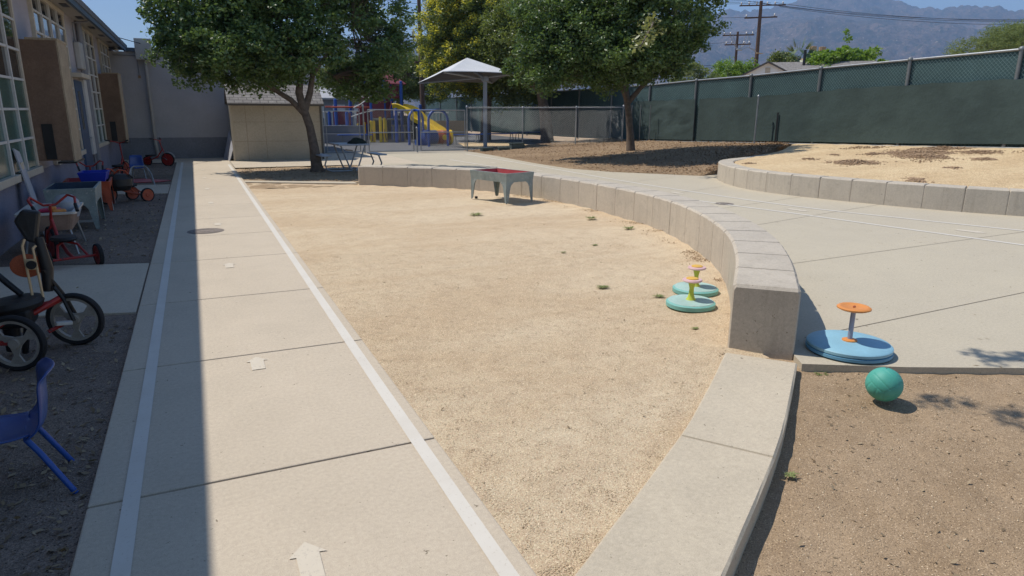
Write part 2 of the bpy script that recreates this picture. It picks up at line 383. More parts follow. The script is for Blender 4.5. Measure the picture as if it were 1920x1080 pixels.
def grains(name, pts, size, m, squash=.6):
    """little irregular octahedral stones"""
    n = len(pts); s = rng.uniform(size[0], size[1], n)
    base = np.array([(1,0,0),(0,1,0),(-1,0,0),(0,-1,0),(0,0,squash),(0,0,-squash)], float)
    V = base[None]*s[:, None, None]*rng.uniform(.6, 1.3, (n, 6, 1)); a = rng.uniform(0, 6.28, n); ca, sa = np.cos(a), np.sin(a)
    X = V[:, :, 0]*ca[:, None]-V[:, :, 1]*sa[:, None]; Y = V[:, :, 0]*sa[:, None]+V[:, :, 1]*ca[:, None]; V[:, :, 0] = X; V[:, :, 1] = Y
    V += pts[:, None]; F = np.array([(0,1,4),(1,2,4),(2,3,4),(3,0,4),(1,0,5),(2,1,5),(3,2,5),(0,3,5)])
    F = (F[None]+np.arange(n)[:, None, None]*6).reshape(-1, 3)
    return npmesh(name, V.reshape(-1, 3), F, m, None, 3)
def inpoly(P, poly):
    x, y = P[:, 0], P[:, 1]; c = np.zeros(len(P), bool); n = len(poly)
    for i in range(n):
        x0, y0 = poly[i]; x1, y1 = poly[(i+1) % n]
        t = ((y0 > y) != (y1 > y)) & (x < (x1-x0)*(y-y0)/((y1-y0)+1e-12)+x0); c ^= t
    return c
#PART2
sc.cycles.use_denoising = True
# ================================================================== GROUND AND PAVING
b = MB(); b.add([(-400,-300,-.16),(400,-300,-.16),(400,500,-.16),(-400,500,-.16)], [(0,1,2,3)])
structure(b.build('ground', 'dirt'))
# main sidewalk: slabs with open joints between them
JY = [-3.6,-1.95,-.3,1.35,3.06,4.76,6.42,8.2,9.83,11.4,13.0,14.6,16.2,17.8,19.4,21.0,22.6,24.12]
b = MB()
for i in range(len(JY)-1):
    g_ = .006; s_ = .004*(i-6)*0
    b.box(-.575, .985, JY[i]+g_, JY[i+1]-g_, -.12, 0)
o = structure(b.build('sidewalk', 'walk', bev=.008))
b = MB(); b.box(-.57,.98,-3.6,24.1,-.15,-.022); structure(b.build('sidewalk_joint', 'joint'))
# cross walk in front of the shed, joins the sidewalk to the plaza
sheet('cross_walk', [(-.56,24.13),(-2.2,24.13),(-2.2,26.2),(1.2,26.2),(4.3,26.2),(4.3,27.2),(6.6,27.2),(6.6,21.3),(1.0,21.3),(.99,24.13)], -.002, 'walk')
# slab paths to the classroom doors
b = MB(); b.prism([(-2.2,6.7),(-.59,6.25),(-.59,8.3),(-2.2,8.75)],-.12,-.010)
b.prism([(-2.2,15.75),(-.59,15.35),(-.59,17.15),(-2.2,17.5)],-.12,-.010); structure(b.build('side_path','walk',bev=.005))
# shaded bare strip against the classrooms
def terrain(name, x0,x1,y0,y1,st,base,amp,m,seed=1,scale=1.5):
    xs = np.arange(x0,x1+st/2,st); ys = np.arange(y0,y1+st/2,st); X,Y = np.meshgrid(xs,ys)
    Z = base + amp*(vnoise(X*scale,Y*scale,seed)-.5) + amp*.5*(vnoise(X*8,Y*8,seed+5)-.5)
    n,k = X.shape; idx = np.arange(n*k).reshape(n,k)
    F = np.stack([idx[:-1,:-1],idx[:-1,1:],idx[1:,1:],idx[1:,:-1]],-1).reshape(-1,4)
    o = npmesh(name, np.stack([X,Y,Z],-1).reshape(-1,3), F, m); o.data.shade_smooth(); return structure(o)
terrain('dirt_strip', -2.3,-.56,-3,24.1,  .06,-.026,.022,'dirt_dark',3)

# ---- the curved seat wall (inner face, sand side)
IN = spline([(3.36,3.52),(4.12,4.32),(4.82,5.20),(5.40,6.2),(5.86,7.3),(6.12,8.4),(6.22,9.6),(6.20,10.9),(5.98,12.25),(5.42,13.55),(4.55,14.6),(3.33,15.6)])
CURB_IN = spline([(3.27,3.44),(2.80,3.05),(2.296,2.647),(1.726,2.245),(1.103,1.822),(.99,1.75)])
OUTW = offset(IN, .45)
# sand court
sandpoly = [(.985,17.05)]+[(3.33,15.78)]+[tuple(p) for p in IN[::-1][::2]]+[tuple(p) for p in CURB_IN]
sandbig = [(.97,17.2),(3.5,15.9)]+[tuple(p) for p in offset(IN,.2)[::-1][::2]]+[(3.62,3.35),(3.3,3.15)]+[tuple(p) for p in offset(CURB_IN,-.2)[4:]]+[(.97,1.5)]
SX = np.arange(.8,6.5,.07); SY = np.arange(1.6,17.2,.07); X,Y = np.meshgrid(SX,SY)
dW = np.min(np.hypot(X[...,None]-IN[::4,0], Y[...,None]-IN[::4,1]),-1)
Z = -.03 + .03*(vnoise(X*.9,Y*.9,11)-.5) + .016*(vnoise(X*6,Y*6,12)-.5) + .025*np.exp(-dW/.25)
Z = np.where(X < 1.05, np.minimum(Z,-.02), Z)
idx = np.arange(X.size).reshape(X.shape); F = np.stack([idx[:-1,:-1],idx[:-1,1:],idx[1:,1:],idx[1:,:-1]],-1).reshape(-1,4)
P = np.stack([X,Y,Z],-1).reshape(-1,3); cen = P[F].mean(1)[:, :2]
big = [tuple(p) for p in (np.array(sandpoly)-np.array([3.5,8]))*1.02+np.array([3.5,8])]
keep = inpoly(cen, sandbig); o = npmesh('sand_court', P, F[keep], 'sand'); o.data.shade_smooth(); structure(o)
# header strip between sand and the oak's bed
b = MB(); b.prism([(.99,17.3),(3.34,16.1),(3.34,15.72),(.99,16.98)], -.1, .006); structure(b.build('header_strip','curb',bev=.008))
# tree bed
terrain('tree_bed', .97,5.2,15.6,21.3,.08,-.03,.05,'dirt',9)
# plaza
pl = [tuple(p) for p in OUTW[::3]] + [(3.33,16.05),(4.75,16.3),(4.9,20.6),(4.3,21.29),(6.6,21.3),(6.6,27.0),(10.9,27.0),(10.9,24.5),(10.6,20.2),(10.6,17.9),(11.1,16.7),(12.0,15.8),(13.0,15.0),
      (13.5,14),(13.6,12),(12.5,10.5),(13,8),(14.6,5.6),(17.2,2.2),(20,-1),(6.8,1.45),(4.916,2.396),(4.2,2.73),(3.6,3.06)]
b = MB(); b.prism(pl, -.14, 0); structure(b.build('plaza','plaza'))
b = MB()
def strip(P_, w_, z):
    P_ = np.array(P_, float); A = offset(P_, w_/2); B = offset(P_, -w_/2); n = len(P_)
    b.add([(x,y,z) for x,y in A]+[(x,y,z) for x,y in B], [(i,i+1,n+i+1,n+i) for i in range(n-1)])
for (p, q) in (((4.05,3.45),(12.8,3.8)),((5.55,5.38),(12.8,5.72)),((6.3,7.3),(11.9,8.6)),((6.6,8.75),(11.3,10.0)),((6.7,10.5),(11.0,12.1)),((6.6,12.6),(11.4,14.4)),((6.0,14.3),(10.6,16.4)),((5.2,16.3),(10.1,18.4)),((5.0,18.6),(10.1,20.6)),((6.6,22.2),(10.3,22.9)),((6.6,24.6),(10.4,24.9))):
    strip(spline([p, ((p[0]+q[0])/2, (p[1]+q[1])/2+.01), q], .5), .007, .0035)
for y in (22.6,24.2): strip([(1.0,y),(3.5,y),(6.5,y)], .012, .0005)
structure(b.build('plaza_joint','joint'))
# painted lines
b = MB()
strip(spline([(-.405,-3),(-.405,6),(-.408,14),(-.41,24)],.6), .068, .004)
strip(spline([(.888,-3),(.888,6),(.89,14),(.892,22.6)],.6), .068, .004)
strip(spline([(8.0,22.4),(8.22,18.57),(8.42,14.0),(8.69,10.4),(9.12,8.26),(9.42,6.52),(9.69,5.02),(10.0,3.2)],.3), .075, .004)
strip(spline([(9.64,25.2),(9.6,19.2),(9.49,14.5),(9.58,11.46),(9.86,8.85),(10.385,7.15),(10.95,5.6),(12.1,3.0)],.3), .075, .004)
structure(b.build('painted_line','paint'))
def arrow(x, y, a=0, s=1.):
    P_ = [(0,.12),(.072,.03),(.043,.035),(.040,-.13),(-.043,-.13),(-.043,.03),(-.070,.035)]
    q = [(x+s*(u*math.cos(a)-v*math.sin(a)), y+s*(u*math.sin(a)+v*math.cos(a))) for u,v in P_]
    structure(sheet('painted_arrow', q, .004, 'paint2'))
for x,y in ((.235,2.31),(.235,4.56),(.21,7.78),(.19,10.78),(.16,13.35),(.145,15.8),(.14,18.4),(.13,20.8)): arrow(x,y,0,1.0)
for x,y,a_ in ((9.13,11.42,-3.1),(9.5,8.55,-2.9),(10.12,5.95,-2.8),(8.95,14.3,-3.14),(8.9,17.4,-3.1),(8.8,20.4,-3.1)): arrow(x,y,a_,1.5)

# ---- right-hand dirt, lower than the plaza
DX,DY = np.meshgrid(np.arange(.9,9.6,.045),np.arange(-3,3.4,.045))
def dz(X,Y):
    edge = (Y-(3.06-.5*(X-3.6)))  # distance below the plaza edge line
    base = -.045-.055*np.clip(-edge/1.2,0,1)-.02*np.clip((2.6-X)/1.,0,1)
    return base+.04*(vnoise(X*1.1,Y*1.1,21)-.5)+.022*(vnoise(X*7,Y*7,26)-.5)+.012*(vnoise(X*19,Y*19,27)-.5)
idx = np.arange(DX.size).reshape(DX.shape); F = np.stack([idx[:-1,:-1],idx[:-1,1:],idx[1:,1:],idx[1:,:-1]],-1).reshape(-1,4)
o = npmesh('dirt_yard', np.stack([DX,DY,dz(DX,DY)],-1).reshape(-1,3), F, 'dirt'); o.data.shade_smooth(); structure(o)
# playground asphalt
sheet('playground_asphalt', [(3.5,27.1),(19.1,27.1),(19.1,80),(-10,80),(-10,33),(3.5,33)], -.01, 'asphalt')
sheet('playground_walk', [(4.4,26.2),(11.2,26.2),(10.9,27.35),(4.4,27.35)], -.004, 'plaza')
sheet('playground_sand', [(11.3,29.4),(15.2,30),(15.6,35),(12.6,34)], .004, 'planter')

# ---- low curb continuing the wall round the sand court
def blockwall(parent, P_, th, z0, z1, step, bev, m, name, side=1, gap=.010, ztop=None, every=4, groove=.013):
    """a curved wall cast in blocks: saw-cut tops, joints full height"""
    S = resample(P_, .12 if step > .12 else step); L = np.r_[0, np.cumsum(np.linalg.norm(np.diff(S,axis=0),axis=1))]
    n = max(1, int(round(L[-1]/step))); T = np.gradient(S,axis=0); T /= np.linalg.norm(T,axis=1)[:,None]; N = np.stack([T[:,1],-T[:,0]],1)*side
    b = MB(); c = bev
    for k in range(n):
        g0 = gap*.55 if k % every == 0 else .0026; g1 = gap*.55 if (k+1) % every == 0 else .0026
        s = np.linspace(L[-1]*k/n+g0, L[-1]*(k+1)/n-g1, 7)
        e0 = c if k == 0 else groove; e1 = c if k == n-1 else groove
        s = np.r_[s[0], s[0]+e0, s[1:-1], s[-1]-e1, s[-1]]
        Q = np.stack([np.interp(s,L,S[:,i]) for i in (0,1)],1); NN = np.stack([np.interp(s,L,N[:,i]) for i in (0,1)],1)
        rings = []
        for j,(q,nn) in enumerate(zip(Q,NN)):
            zt = z1 if ztop is None else np.interp(s[j],[0,L[-1]],ztop)
            en = j in (0,len(Q)-1); free = (k==0 and j==0) or (k==n-1 and j==len(Q)-1); i_ = (c if free else groove*2.0) if en else 0; f_ = (c*.5 if free else .003) if en else 0
            wv = 0 if en else .004*math.sin(q[0]*31+q[1]*17)
            pr = [(f_,z0),(f_,zt-c-i_+wv),(c,zt-i_),(th-c,zt-i_),(th-f_,zt-c-i_+wv),(th-f_,z0)]
            rings.append([(q[0]+nn[0]*u, q[1]+nn[1]*u, z) for u,z in pr])
        vs = [p for r in rings for p in r]; m_ = len(rings); k6 = 6
        fs = [(i*k6+j,i*k6+(j+1)%k6,(i+1)*k6+(j+1)%k6,(i+1)*k6+j) for i in range(m_-1) for j in range(k6)]
        fs += [tuple(range(k6))[::-1], tuple((m_-1)*k6+j for j in range(k6))]
        b.add(vs, fs)
    o = b.build(name, m, parent)
    # dark core shows in the joints
    b = MB(); A = S+N*.012; B_ = S+N*(th-.012); q = len(S)
    zt = z1-.06
    A = A[1:-1]; B_ = B_[1:-1]; q -= 2
    zz = [zt]*q if ztop is None else [np.interp(i,[0,q],ztop)-.06 for i in range(q)]
    b.add([(x,y,z0+.01) for x,y in A]+[(A[i][0],A[i][1],zz[i]) for i in range(q)]+[(B_[i][0],B_[i][1],zz[i]) for i in range(q)]+[(x,y,z0+.01) for x,y in B_],
          [(r*q+i,r*q+i+1,(r+1)*q+i+1,(r+1)*q+i) for r in range(3) for i in range(q-1)])
    b.build('joint_core','wallc',parent)
    return o
t = thing('seat_wall','long curved concrete seat wall of sawn blocks around the sand court','seat wall')
blockwall(t, IN, .45, -.12, .435, .60, .022, 'wallc', 'wall_block', 1, .011, ztop=(.475,.41))
t = thing('curb','low wide concrete curb curving from the seat wall to the sidewalk','curb')
blockwall(t, CURB_IN, .475, -.25, .008, 1.18, .012, 'curb', 'curb_block', -1, .006, groove=.006, every=1)

# ---- raised planter wall
PO = spline([(19.0,17.9),(17.4,16.75),(16.0,15.85),(14.3,14.95),(12.95,14.35),(12.15,13.65),(11.5,12.65),(11.1,11.6),(11.02,10.7),(11.16,9.8),(11.4,8.9),(11.7,8.0),(12.07,7.2),(12.55,6.45),(13.3,5.55),(14.3,4.5),(15.6,3.3),(17.2,2.0)])
t = thing('planter_wall','curved concrete retaining wall holding the raised sandy planter by the green fence','retaining wall')
blockwall(t, PO, .38, -.12, .425, .62, .022, 'wallc', 'wall_block', -1, .011)
ZF = ([-6,10.4,13.5,19.3,23,27.5,60],[.9,.855,.75,.60,.48,.35,.1])
def zf(y): return np.interp(y,*ZF)
def ruled(name, L_, R_, zl, m, seed, n=120, k=90, bow=0., amp=.05):
    Ls = np.array(L_,float); Rs = np.array(R_,float); t_ = np.linspace(0,len(Ls)-1,n); s_ = np.linspace(0,1,k)
    lx = [np.interp(t_,range(len(Ls)),Ls[:,i]) for i in (0,1)]; rx = [np.interp(t_,range(len(Rs)),Rs[:,i]) for i in (0,1)]; zl_ = np.interp(t_,range(len(zl)),zl)
    X = lx[0][:,None]*(1-s_)+rx[0][:,None]*s_; Y = lx[1][:,None]*(1-s_)+rx[1][:,None]*s_
    zr = zf(rx[1])[:,None]; Z = zl_[:,None]+(zr-zl_[:,None])*s_**(1-bow)
    ed = np.minimum(1, s_/.08)
    Z = Z + ed*(amp*(vnoise(X*1.3,Y*1.3,seed)-.5)+amp*.4*(vnoise(X*6,Y*6,seed+3)-.5)) - .0
    G = [np.hstack([q[:,:1],q]) for q in (X,Y,Z)]; G[2][:,0] = -.12
    G = [np.vstack([q,q[-1:]]) for q in G]; G[2][-1] = -.12
    idx = np.arange(G[0].size).reshape(G[0].shape); F = np.stack([idx[:-1,:-1],idx[:-1,1:],idx[1:,1:],idx[1:,:-1]],-1).reshape(-1,4)
    o = npmesh(name, np.stack(G,-1).reshape(-1,3), F, m); o.data.shade_smooth(); structure(o); return X,Y,Z
MX = ruled('mulch_mound', [(10.4,27.3),(10.36,24.5),(10.06,20.2),(10.06,17.7),(10.65,16.25),(11.55,15.25),(12.25,14.35),(13.3,14.75),(16.0,16.0),(19.1,18.1)],
      [(19.4,30),(19.4,27),(19.4,25),(19.4,23),(19.4,21.5),(19.4,20.5),(19.4,19.8),(19.4,19.2),(19.4,18.7),(19.4,18.1)], [.0,.0,.0,.0,.0,.005,.005,.16,.45,.58], 'mulch', 31, bow=.15)
PX = ruled('planter_bed', [(19.1,17.7),(16.25,15.6),(14.2,14.55),(13.0,13.95),(12.4,13.35),(11.85,12.5),(11.5,11.6),(11.35,10.7),(11.5,9.9),(11.75,9.0),(12.05,8.15),(12.45,7.3),(12.9,6.6),(13.65,5.7),(14.6,4.7),(15.9,3.5),(17.4,2.2)],
      [(19.4,18),(19.4,17.5),(19.4,17),(19.4,16.5),(19.4,16),(19.4,15),(19.4,14),(19.4,13),(19.4,12),(19.4,11),(19.4,10),(19.4,9),(19.4,8),(19.4,7),(19.4,6),(19.4,4.5),(19.4,2.5)], [.6,.5,.44,.40]+[.395]*13, 'planter', 41, bow=.1)
def pz(x,y):
    d = (PX[0]-x)**2+(PX[1]-y)**2; return float(PX[2].ravel()[np.argmin(d)])
def mz(x,y):
    d = (MX[0]-x)**2+(MX[1]-y)**2; return float(MX[2].ravel()[np.argmin(d)])
# red-brown gopher diggings on the planter
pp = []
for (x,y,sx,sy,n) in ((13.95,11.1,.50,.55,1500),(16.1,10.9,.55,.8,1700),(16.9,11.6,.7,.9,2300),(18.2,11.9,.8,.6,1300),(17.6,10.5,.5,.5,600),(12.34,8.45,.20,.22,700),(16.1,12.3,.32,.35,330),(16.16,9.53,.22,.3,300),(14.3,9.02,.14,.16,150),(15.4,12.9,.15,.2,80),(12.5,13.0,.18,.15,160),(14.2,12.6,.25,.3,90),(17.9,14.0,.9,.3,200),(15.0,10.2,.5,.3,60),(18.2,9.6,.4,.4,130)):
    u = rng.normal(0,.5,n)*sx; v = rng.normal(0,.5,n)*sy; X = x+u*.907+v*.421; Y = y-u*.421+v*.907; lump = vnoise(X*3.5,Y*3.5,3,3)
    ok = lump+.25*np.exp(-(u/sx)**2-(v/sy)**2) > .5; X,Y,u,v,lump = X[ok],Y[ok],u[ok],v[ok],lump[ok]
    h = np.exp(-((u/sx)**2+(v/sy)**2)*2.0)*min(.06,sx*.16)*rng.uniform(0,1,len(X))*(.4+1.2*lump)
    pp.append(np.stack([X,Y,np.array([pz(*q) for q in zip(X,Y)])+h],1))
o = grains('loose_soil', np.vstack(pp), (.008,.034), 'clod'); tag(o,'patches of red-brown loose soil dug up on the sandy planter','soil',kind='stuff')
# small stones and litter
def scatter(poly, n, box, ybias=None):
    P_ = np.stack([rng.uniform(box[0],box[1],n), rng.uniform(box[2],box[3],n)],1)
    if ybias: P_[:,1] = box[2]+(box[3]-box[2])*rng.random(n)**ybias
    return P_[inpoly(P_,poly)]
def onsand(P_):
    d = np.min(np.hypot(P_[:,0:1]-IN[::4,0], P_[:,1:2]-IN[::4,1]),-1)
    z = -.03+.03*(vnoise(P_[:,0]*.9,P_[:,1]*.9,11)-.5)+.016*(vnoise(P_[:,0]*6,P_[:,1]*6,12)-.5)+.025*np.exp(-d/.25)
    return np.column_stack([P_, np.where(P_[:,0]<1.05,np.minimum(z,-.02),z)])
P_ = scatter(sandpoly, 190000, (.98,5,1.8,8), 1.9)
tag(grains('fine_gravel', onsand(P_), (.0015,.0040), 'pebble'),'loose tan granite grains on the sand court','gravel',kind='stuff')
P_ = scatter(sandpoly, 900, (.98,6.2,1.8,16), 1.6)
tag(flakes('leaf_litter', onsand(P_), (.008,.028), 'litter', aspect=(.15,.5)),'tiny dry leaves and twigs lying on the sand','litter',kind='stuff')
P_ = np.stack([rng.uniform(-2.15,-.6,5200), 1.5+22*rng.random(5200)**1.6],1); P_ = P_[~((P_[:,1]>6.2)&(P_[:,1]<8.7))|(rng.random(len(P_))<.02)]
z = -.026+.022*(vnoise(P_[:,0]*1.5,P_[:,1]*1.5,3)-.5)+.011*(vnoise(P_[:,0]*8,P_[:,1]*8,8)-.5)
tag(flakes('leaf_litter', np.column_stack([P_,z+.003]), (.015,.055), 'litter', aspect=(.3,.6)),'dry leaves littering the shaded dirt beside the classrooms','litter',kind='stuff')
dy = [(3.75,2.98),(4.9,2.3),(6.8,1.4),(9,.5),(9,-2),(1.2,-2),(1.7,1.5),(2.5,2.1),(3.1,2.62)]
P_ = scatter(dy, 26000, (1.2,8,-1,3.2)); z = dz(P_[:,0],P_[:,1])
k_ = 3800
tag(flakes('leaf_litter', np.column_stack([P_,z+.001])[:k_], (.006,.034), 'litter', aspect=(.12,.5)),'bits of leaf and bark on the brown dirt in front of the plaza','litter',kind='stuff')
tag(grains('fine_gravel', np.column_stack([P_,z])[k_:], (.0015,.006), 'pebble'),'small pebbles in the brown dirt in front of the plaza','gravel',kind='stuff')
n = 26000; i_ = rng.integers(0,MX[0].size,n); P_ = np.stack([MX[0].ravel()[i_]+rng.normal(0,.08,n),MX[1].ravel()[i_]+rng.normal(0,.08,n),MX[2].ravel()[i_]+.004],1)
tag(flakes('wood_chip_mulch', P_[P_[:,0]>10.3], (.025,.085), 'chips', aspect=(.2,.5), tilt=.36),'coarse wood chips covering the mound under the right-hand oak','mulch',kind='stuff')
P_ = scatter([(1.1,21.2),(4.8,20.6),(4.7,16.4),(3.4,16.2),(1.1,17.3)], 3500, (1,5,16,21.2))
tag(flakes('leaf_litter', np.column_stack([P_,np.full(len(P_),-.01)]), (.02,.06), 'litter', aspect=(.3,.6)),'dry leaves on the bare bed under the left-hand oak','litter',kind='stuff')
P_ = scatter(pl, 420, (3.8,9.3,2.4,8)); tag(flakes('twig_litter', np.column_stack([P_,np.full(len(P_),.001)]), (.01,.05), 'litter', aspect=(.06,.3), tilt=.03),'thin twigs and leaf scraps on the plaza concrete','litter',kind='stuff')

# weeds in the sand
def weed(x, y, z, s, label, n=60):
    s = s*.8
    P_ = []; 
    b = MB()
    for i in range(n):
        a_ = random.uniform(0,6.28); r_ = random.uniform(0,.3)*s; L_ = random.uniform(.3,1)*s; dx,dy_ = math.cos(a_),math.sin(a_)
        x0,y0 = dx*r_*1.6, dy_*r_*.6; w_ = .035*s+.002; h = random.uniform(.08,.35)*L_
        b.add([(x0-dy_*w_,y0+dx*w_,0),(x0+dy_*w_,y0-dx*w_,0),(x0+dx*L_*.5+dy_*w_,y0+dy_*L_*.5-dx*w_,h),(x0+dx*L_*.5-dy_*w_,y0+dy_*L_*.5+dx*w_,h),(x0+dx*L_,y0+dy_*L_,h*.7)],[(0,1,2,3),(3,2,4)])
    o = b.build('weed','grass'); o.location = (x,y,z); tag(o,label,'weed','green weeds growing in the yard')
for a_ in ((4.11,10.28,-.02,.16,'wide green weed in the sand in front of the galvanised trough table'),(5.68,8.15,-.01,.13,'green weed close to the foot of the curved seat wall'),
          (3.50,5.42,-.02,.085,'single green weed in open sand left of the two spinner seats'),(3.80,4.92,-.02,.075,'small weed just left of the front teal spinner disc'),
          (3.48,4.02,-.02,.045,'tiny weed in sand left of the end block of the seat wall'),(4.56,7.29,-.02,.06,'small dark weed in the middle of the sand court'),
          (3.97,7.06,-.02,.05,'low dry weed in the sand left of the small dark weed'),(5.66,9.2,-.01,.14,'dry pale weed clump against the base of the seat wall'),
          (3.70,2.98,-.06,.06,'little weed with a pink bloom at the corner of the end block'),(2.52,2.13,-.09,.05,'weed growing along the outer edge of the low curb'),
          (4.45,4.35,-.01,.07,'weed squeezed between the front spinner disc and the seat wall'),(4.36,4.15,-.01,.06,'weed at the foot of the end block behind the spinners'),(11.69,12.3,.4,.08,'dry weed on the planter just inside the wall nose')): weed(*a_)

n = 9000; i_ = (rng.random(n)**1.5*len(IN)*.8).astype(int); o_ = -np.abs(rng.normal(0,.10,n))-.01; NN = offset(IN,1)-IN; P_ = IN[i_]+NN[i_]*o_[:,None]+rng.normal(0,.06,(n,2))
P_ = P_[np.min(np.hypot(P_[:,0:1]-IN[::2,0], P_[:,1:2]-IN[::2,1]),-1)>.012]; P_ = P_[inpoly(P_,sandpoly)]
lump = vnoise(P_[:,0]*2.2,P_[:,1]*2.2,77,3); P_ = P_[lump>.56]
tag(flakes('leaf_litter', onsand(P_)+np.array([0,0,.002]), (.006,.03), 'chips', aspect=(.2,.6)),'brown leaf scraps drifted along the foot of the seat wall','litter',kind='stuff')
# manhole covers
def lid(x,y,r,label):
    t = thing('manhole_cover',label,'manhole cover',(x,y,0),group='round iron covers set in the concrete')
    b = MB(); b.lathe([(r,.0),(r,.005),(r-.03,.006),(r-.032,.003),(r-.05,.003),(r-.052,.006),(.12,.006),(.118,.003),(.08,.003),(.078,.006)],48); b.build('lid','iron',t)
    b = MB(); b.lathe([(r+.03,-.01),(r+.03,.002),(r+.004,.002)],48); b.build('rim','iron',t)
lid(.02,10.2,.21,'round iron cover in the sidewalk at the edge of the shade'); lid(8.87,9.72,.15,'small round iron cover in the plaza between the painted lines')
#PART3
# ================================================================== CLASSROOM BUILDING
WX = -2.2
bld = thing('classroom_building','long grey single-storey classroom block with tall windows, blue fascia and plywood covered openings','building',(-4,12,0))
WB = lambda b,n,m,par=bld,**k: b.build(n,m,par,world=(par is bld),**k)
b = MB(); b.box(-9,WX,-6,30,.72,3.56); b.box(-9,-5.5,26.0,34,.72,3.56)
WB(b,'wall','stucco_side')
b = MB(); b.box(-9,WX+.006,-6,26.0,-.2,.72); WB(b,'lower_wall','stucco_sidelow')
b = MB(); b.box(WX,4.25,26.0,34,.70,3.42); WB(b,'end_wall','stucco')
b = MB(); b.box(WX+.001,4.255,25.994,34,-.2,.70); WB(b,'end_lower_wall','stucco_low')
b = MB(); b.box(-9,-1.84,-6,27.6,3.56,3.60); WB(b,'soffit','soffit')
b = MB(); b.box(-1.84,-1.78,-6,27.6,3.50,3.72); WB(b,'fascia','fascia',bev=.006)
b = MB(); b.add([(-9,-6,3.601),(-1.76,-6,3.70),(-1.76,27.7,3.70),(-9,27.7,4.3),(-9,-6,4.3)],[(0,1,2,3,4)])
b = MB(); b.add([(-9,-6,3.61),(-1.76,-6,3.61),(-1.76,27.7,3.61),(-9,27.7,3.61),(-9,-6,4.2),(-1.76,-6,3.735),(-1.76,27.7,3.735),(-9,27.7,4.2)],[(0,3,2,1),(4,5,6,7),(0,1,5,4),(1,2,6,5),(2,3,7,6),(3,0,4,7)])
WB(b,'roof','roof')
b = MB(); b.box(-1.70,4.3,25.9,34.1,3.42,3.54); WB(b,'end_fascia','fascia',bev=.006)
for y in np.arange(8,26,2.05):
    b = MB(); b.cbox((-2.0,y,3.557),(.12,.5,.012)); WB(b,'soffit_vent','black')
    b = MB(); b.tube([(-2.0,y+.9,3.56),(-2.0,y+.9,3.50)],.035,8); WB(b,'soffit_stud','soffit') if False else None
def window(y0,y1,z0,z1,cols,rows,green=2.05,fw=.075,name='window',bar='trimw'):
    f = MB(); X = WX
    f.box(X-.02,X+.06,y0-fw,y0,z0-fw,z1+fw); f.box(X-.02,X+.035,y1,y1+fw,z0-fw,z1+fw)
    f.box(X-.02,X+.058,y0,y1,z1,z1+fw); f.box(X-.02,X+.085,y0-.02,y1+.02,z0-fw-.02,z0)
    fr = WB(f,name,'trim',bev=.006)
    m_ = MB()
    for c in cols: m_.box(X-.01,X+.045,c-.03,c+.03,z0,z1)
    ys = [y0]+list(cols)+[y1]
    for r_ in rows:
        for i in range(len(ys)-1): m_.box(X-.008,X+.036,ys[i]+.032,ys[i+1]-.032,r_-.016,r_+.016)
    m_.build('mullion',bar,fr) 
    for i in range(len(ys)-1):
        zg = [g_ for g_ in [z0]+[r_ for r_ in rows if r_ <= green+.01]]
        top = max(zg)
        if top > z0:
            p = MB(); p.box(X-.002,X+.014,ys[i]+.03,ys[i+1]-.03,z0,top); p.build('lower_pane','paneg',fr)
        p = MB(); p.box(X-.002,X+.012,ys[i]+.03,ys[i+1]-.03,top+.001,z1); p.build('upper_pane','paned',fr)
    for ch in fr.children: ch.location = (0,0,0)
    return fr
# the walls are solid: openings are shallow boxes in front of a dark recess
ROWS = [1.22,1.63,2.04,2.45,2.86,3.2]
window(6.3,12.32,.80,3.46,[7.2,8.07,8.94,9.81,10.68,11.55],ROWS)
window(-2.0,5.0,.80,3.46,[-1.1,-.2,.7,1.6,2.5,3.4,4.2],ROWS)
window(13.78,17.1,.80,3.46,[14.6,15.45,16.3],ROWS,green=1.0)
window(19.3,21.75,.80,3.46,[20.1,20.95],ROWS,green=1.7)
window(23.1,25.6,.80,3.46,[23.9,24.8],ROWS,green=1.0)
# plywood covers
def cover(y0,y1,x1,z0,z1,lab):
    b = MB(); b.box(WX,x1,y0,y0+.02,z0,z1); c = WB(b,'plywood_cover','brown'); c['label'] = lab
    s = MB(); s.box(x1,x1+.02,y0,y1,z0+.28,z1+.001); s.box(x1,x1+.021,y0,y1-.12,z0-.02,z0+.28); s.build('side_panel','tan',c)
    s = MB(); s.box(WX+.09,x1+.03,y0-.01,y1,z1,z1+.03); s.build('top_panel','tan',c)
    s = MB(); s.box(WX+.12,WX+.26,y0-.012,y0-.001,z0+.02,z0+.55); s.build('opening','black',c)
    s = MB(); s.box(WX+.26,x1+.04,y0-.03,y1,z0-.045,z0-.02); s.build('shelf_edge','black',c)
cover(12.5,13.35,-1.73,.86,2.62,'near brown plywood window cover')
cover(22.15,23.0,-1.74,.74,2.56,'far brown plywood window cover')
b = MB(); b.box(WX,WX+.05,17.2,18.28,.0,2.22); d = WB(b,'door','door',bev=.004)
s = MB(); s.box(WX+.05,WX+.056,17.45,17.75,1.2,2.0); s.build('door_pane','paned',d)
s = MB(); s.tube([(WX+.05,18.15,1.0),(WX+.11,18.15,1.0),(WX+.11,18.03,1.0)],.014,8); s.build('handle','steel',d)
b = MB(); b.box(WX,WX+.22,17.05,18.45,2.27,2.36); WB(b,'door_canopy','trim',bev=.006)
b = MB(); b.box(WX,WX+.09,18.3,18.75,.62,2.26); WB(b,'door_side_panel','trimw',bev=.005)
b = MB(); b.box(WX,WX+.13,18.2,18.7,2.48,3.06); WB(b,'electric_box','ebox',bev=.03)
b = MB(); b.tube([(WX+.07,18.95,3.56),(WX+.07,18.95,.0)],.065,14); WB(b,'drain_pipe','pipe',smooth=True)
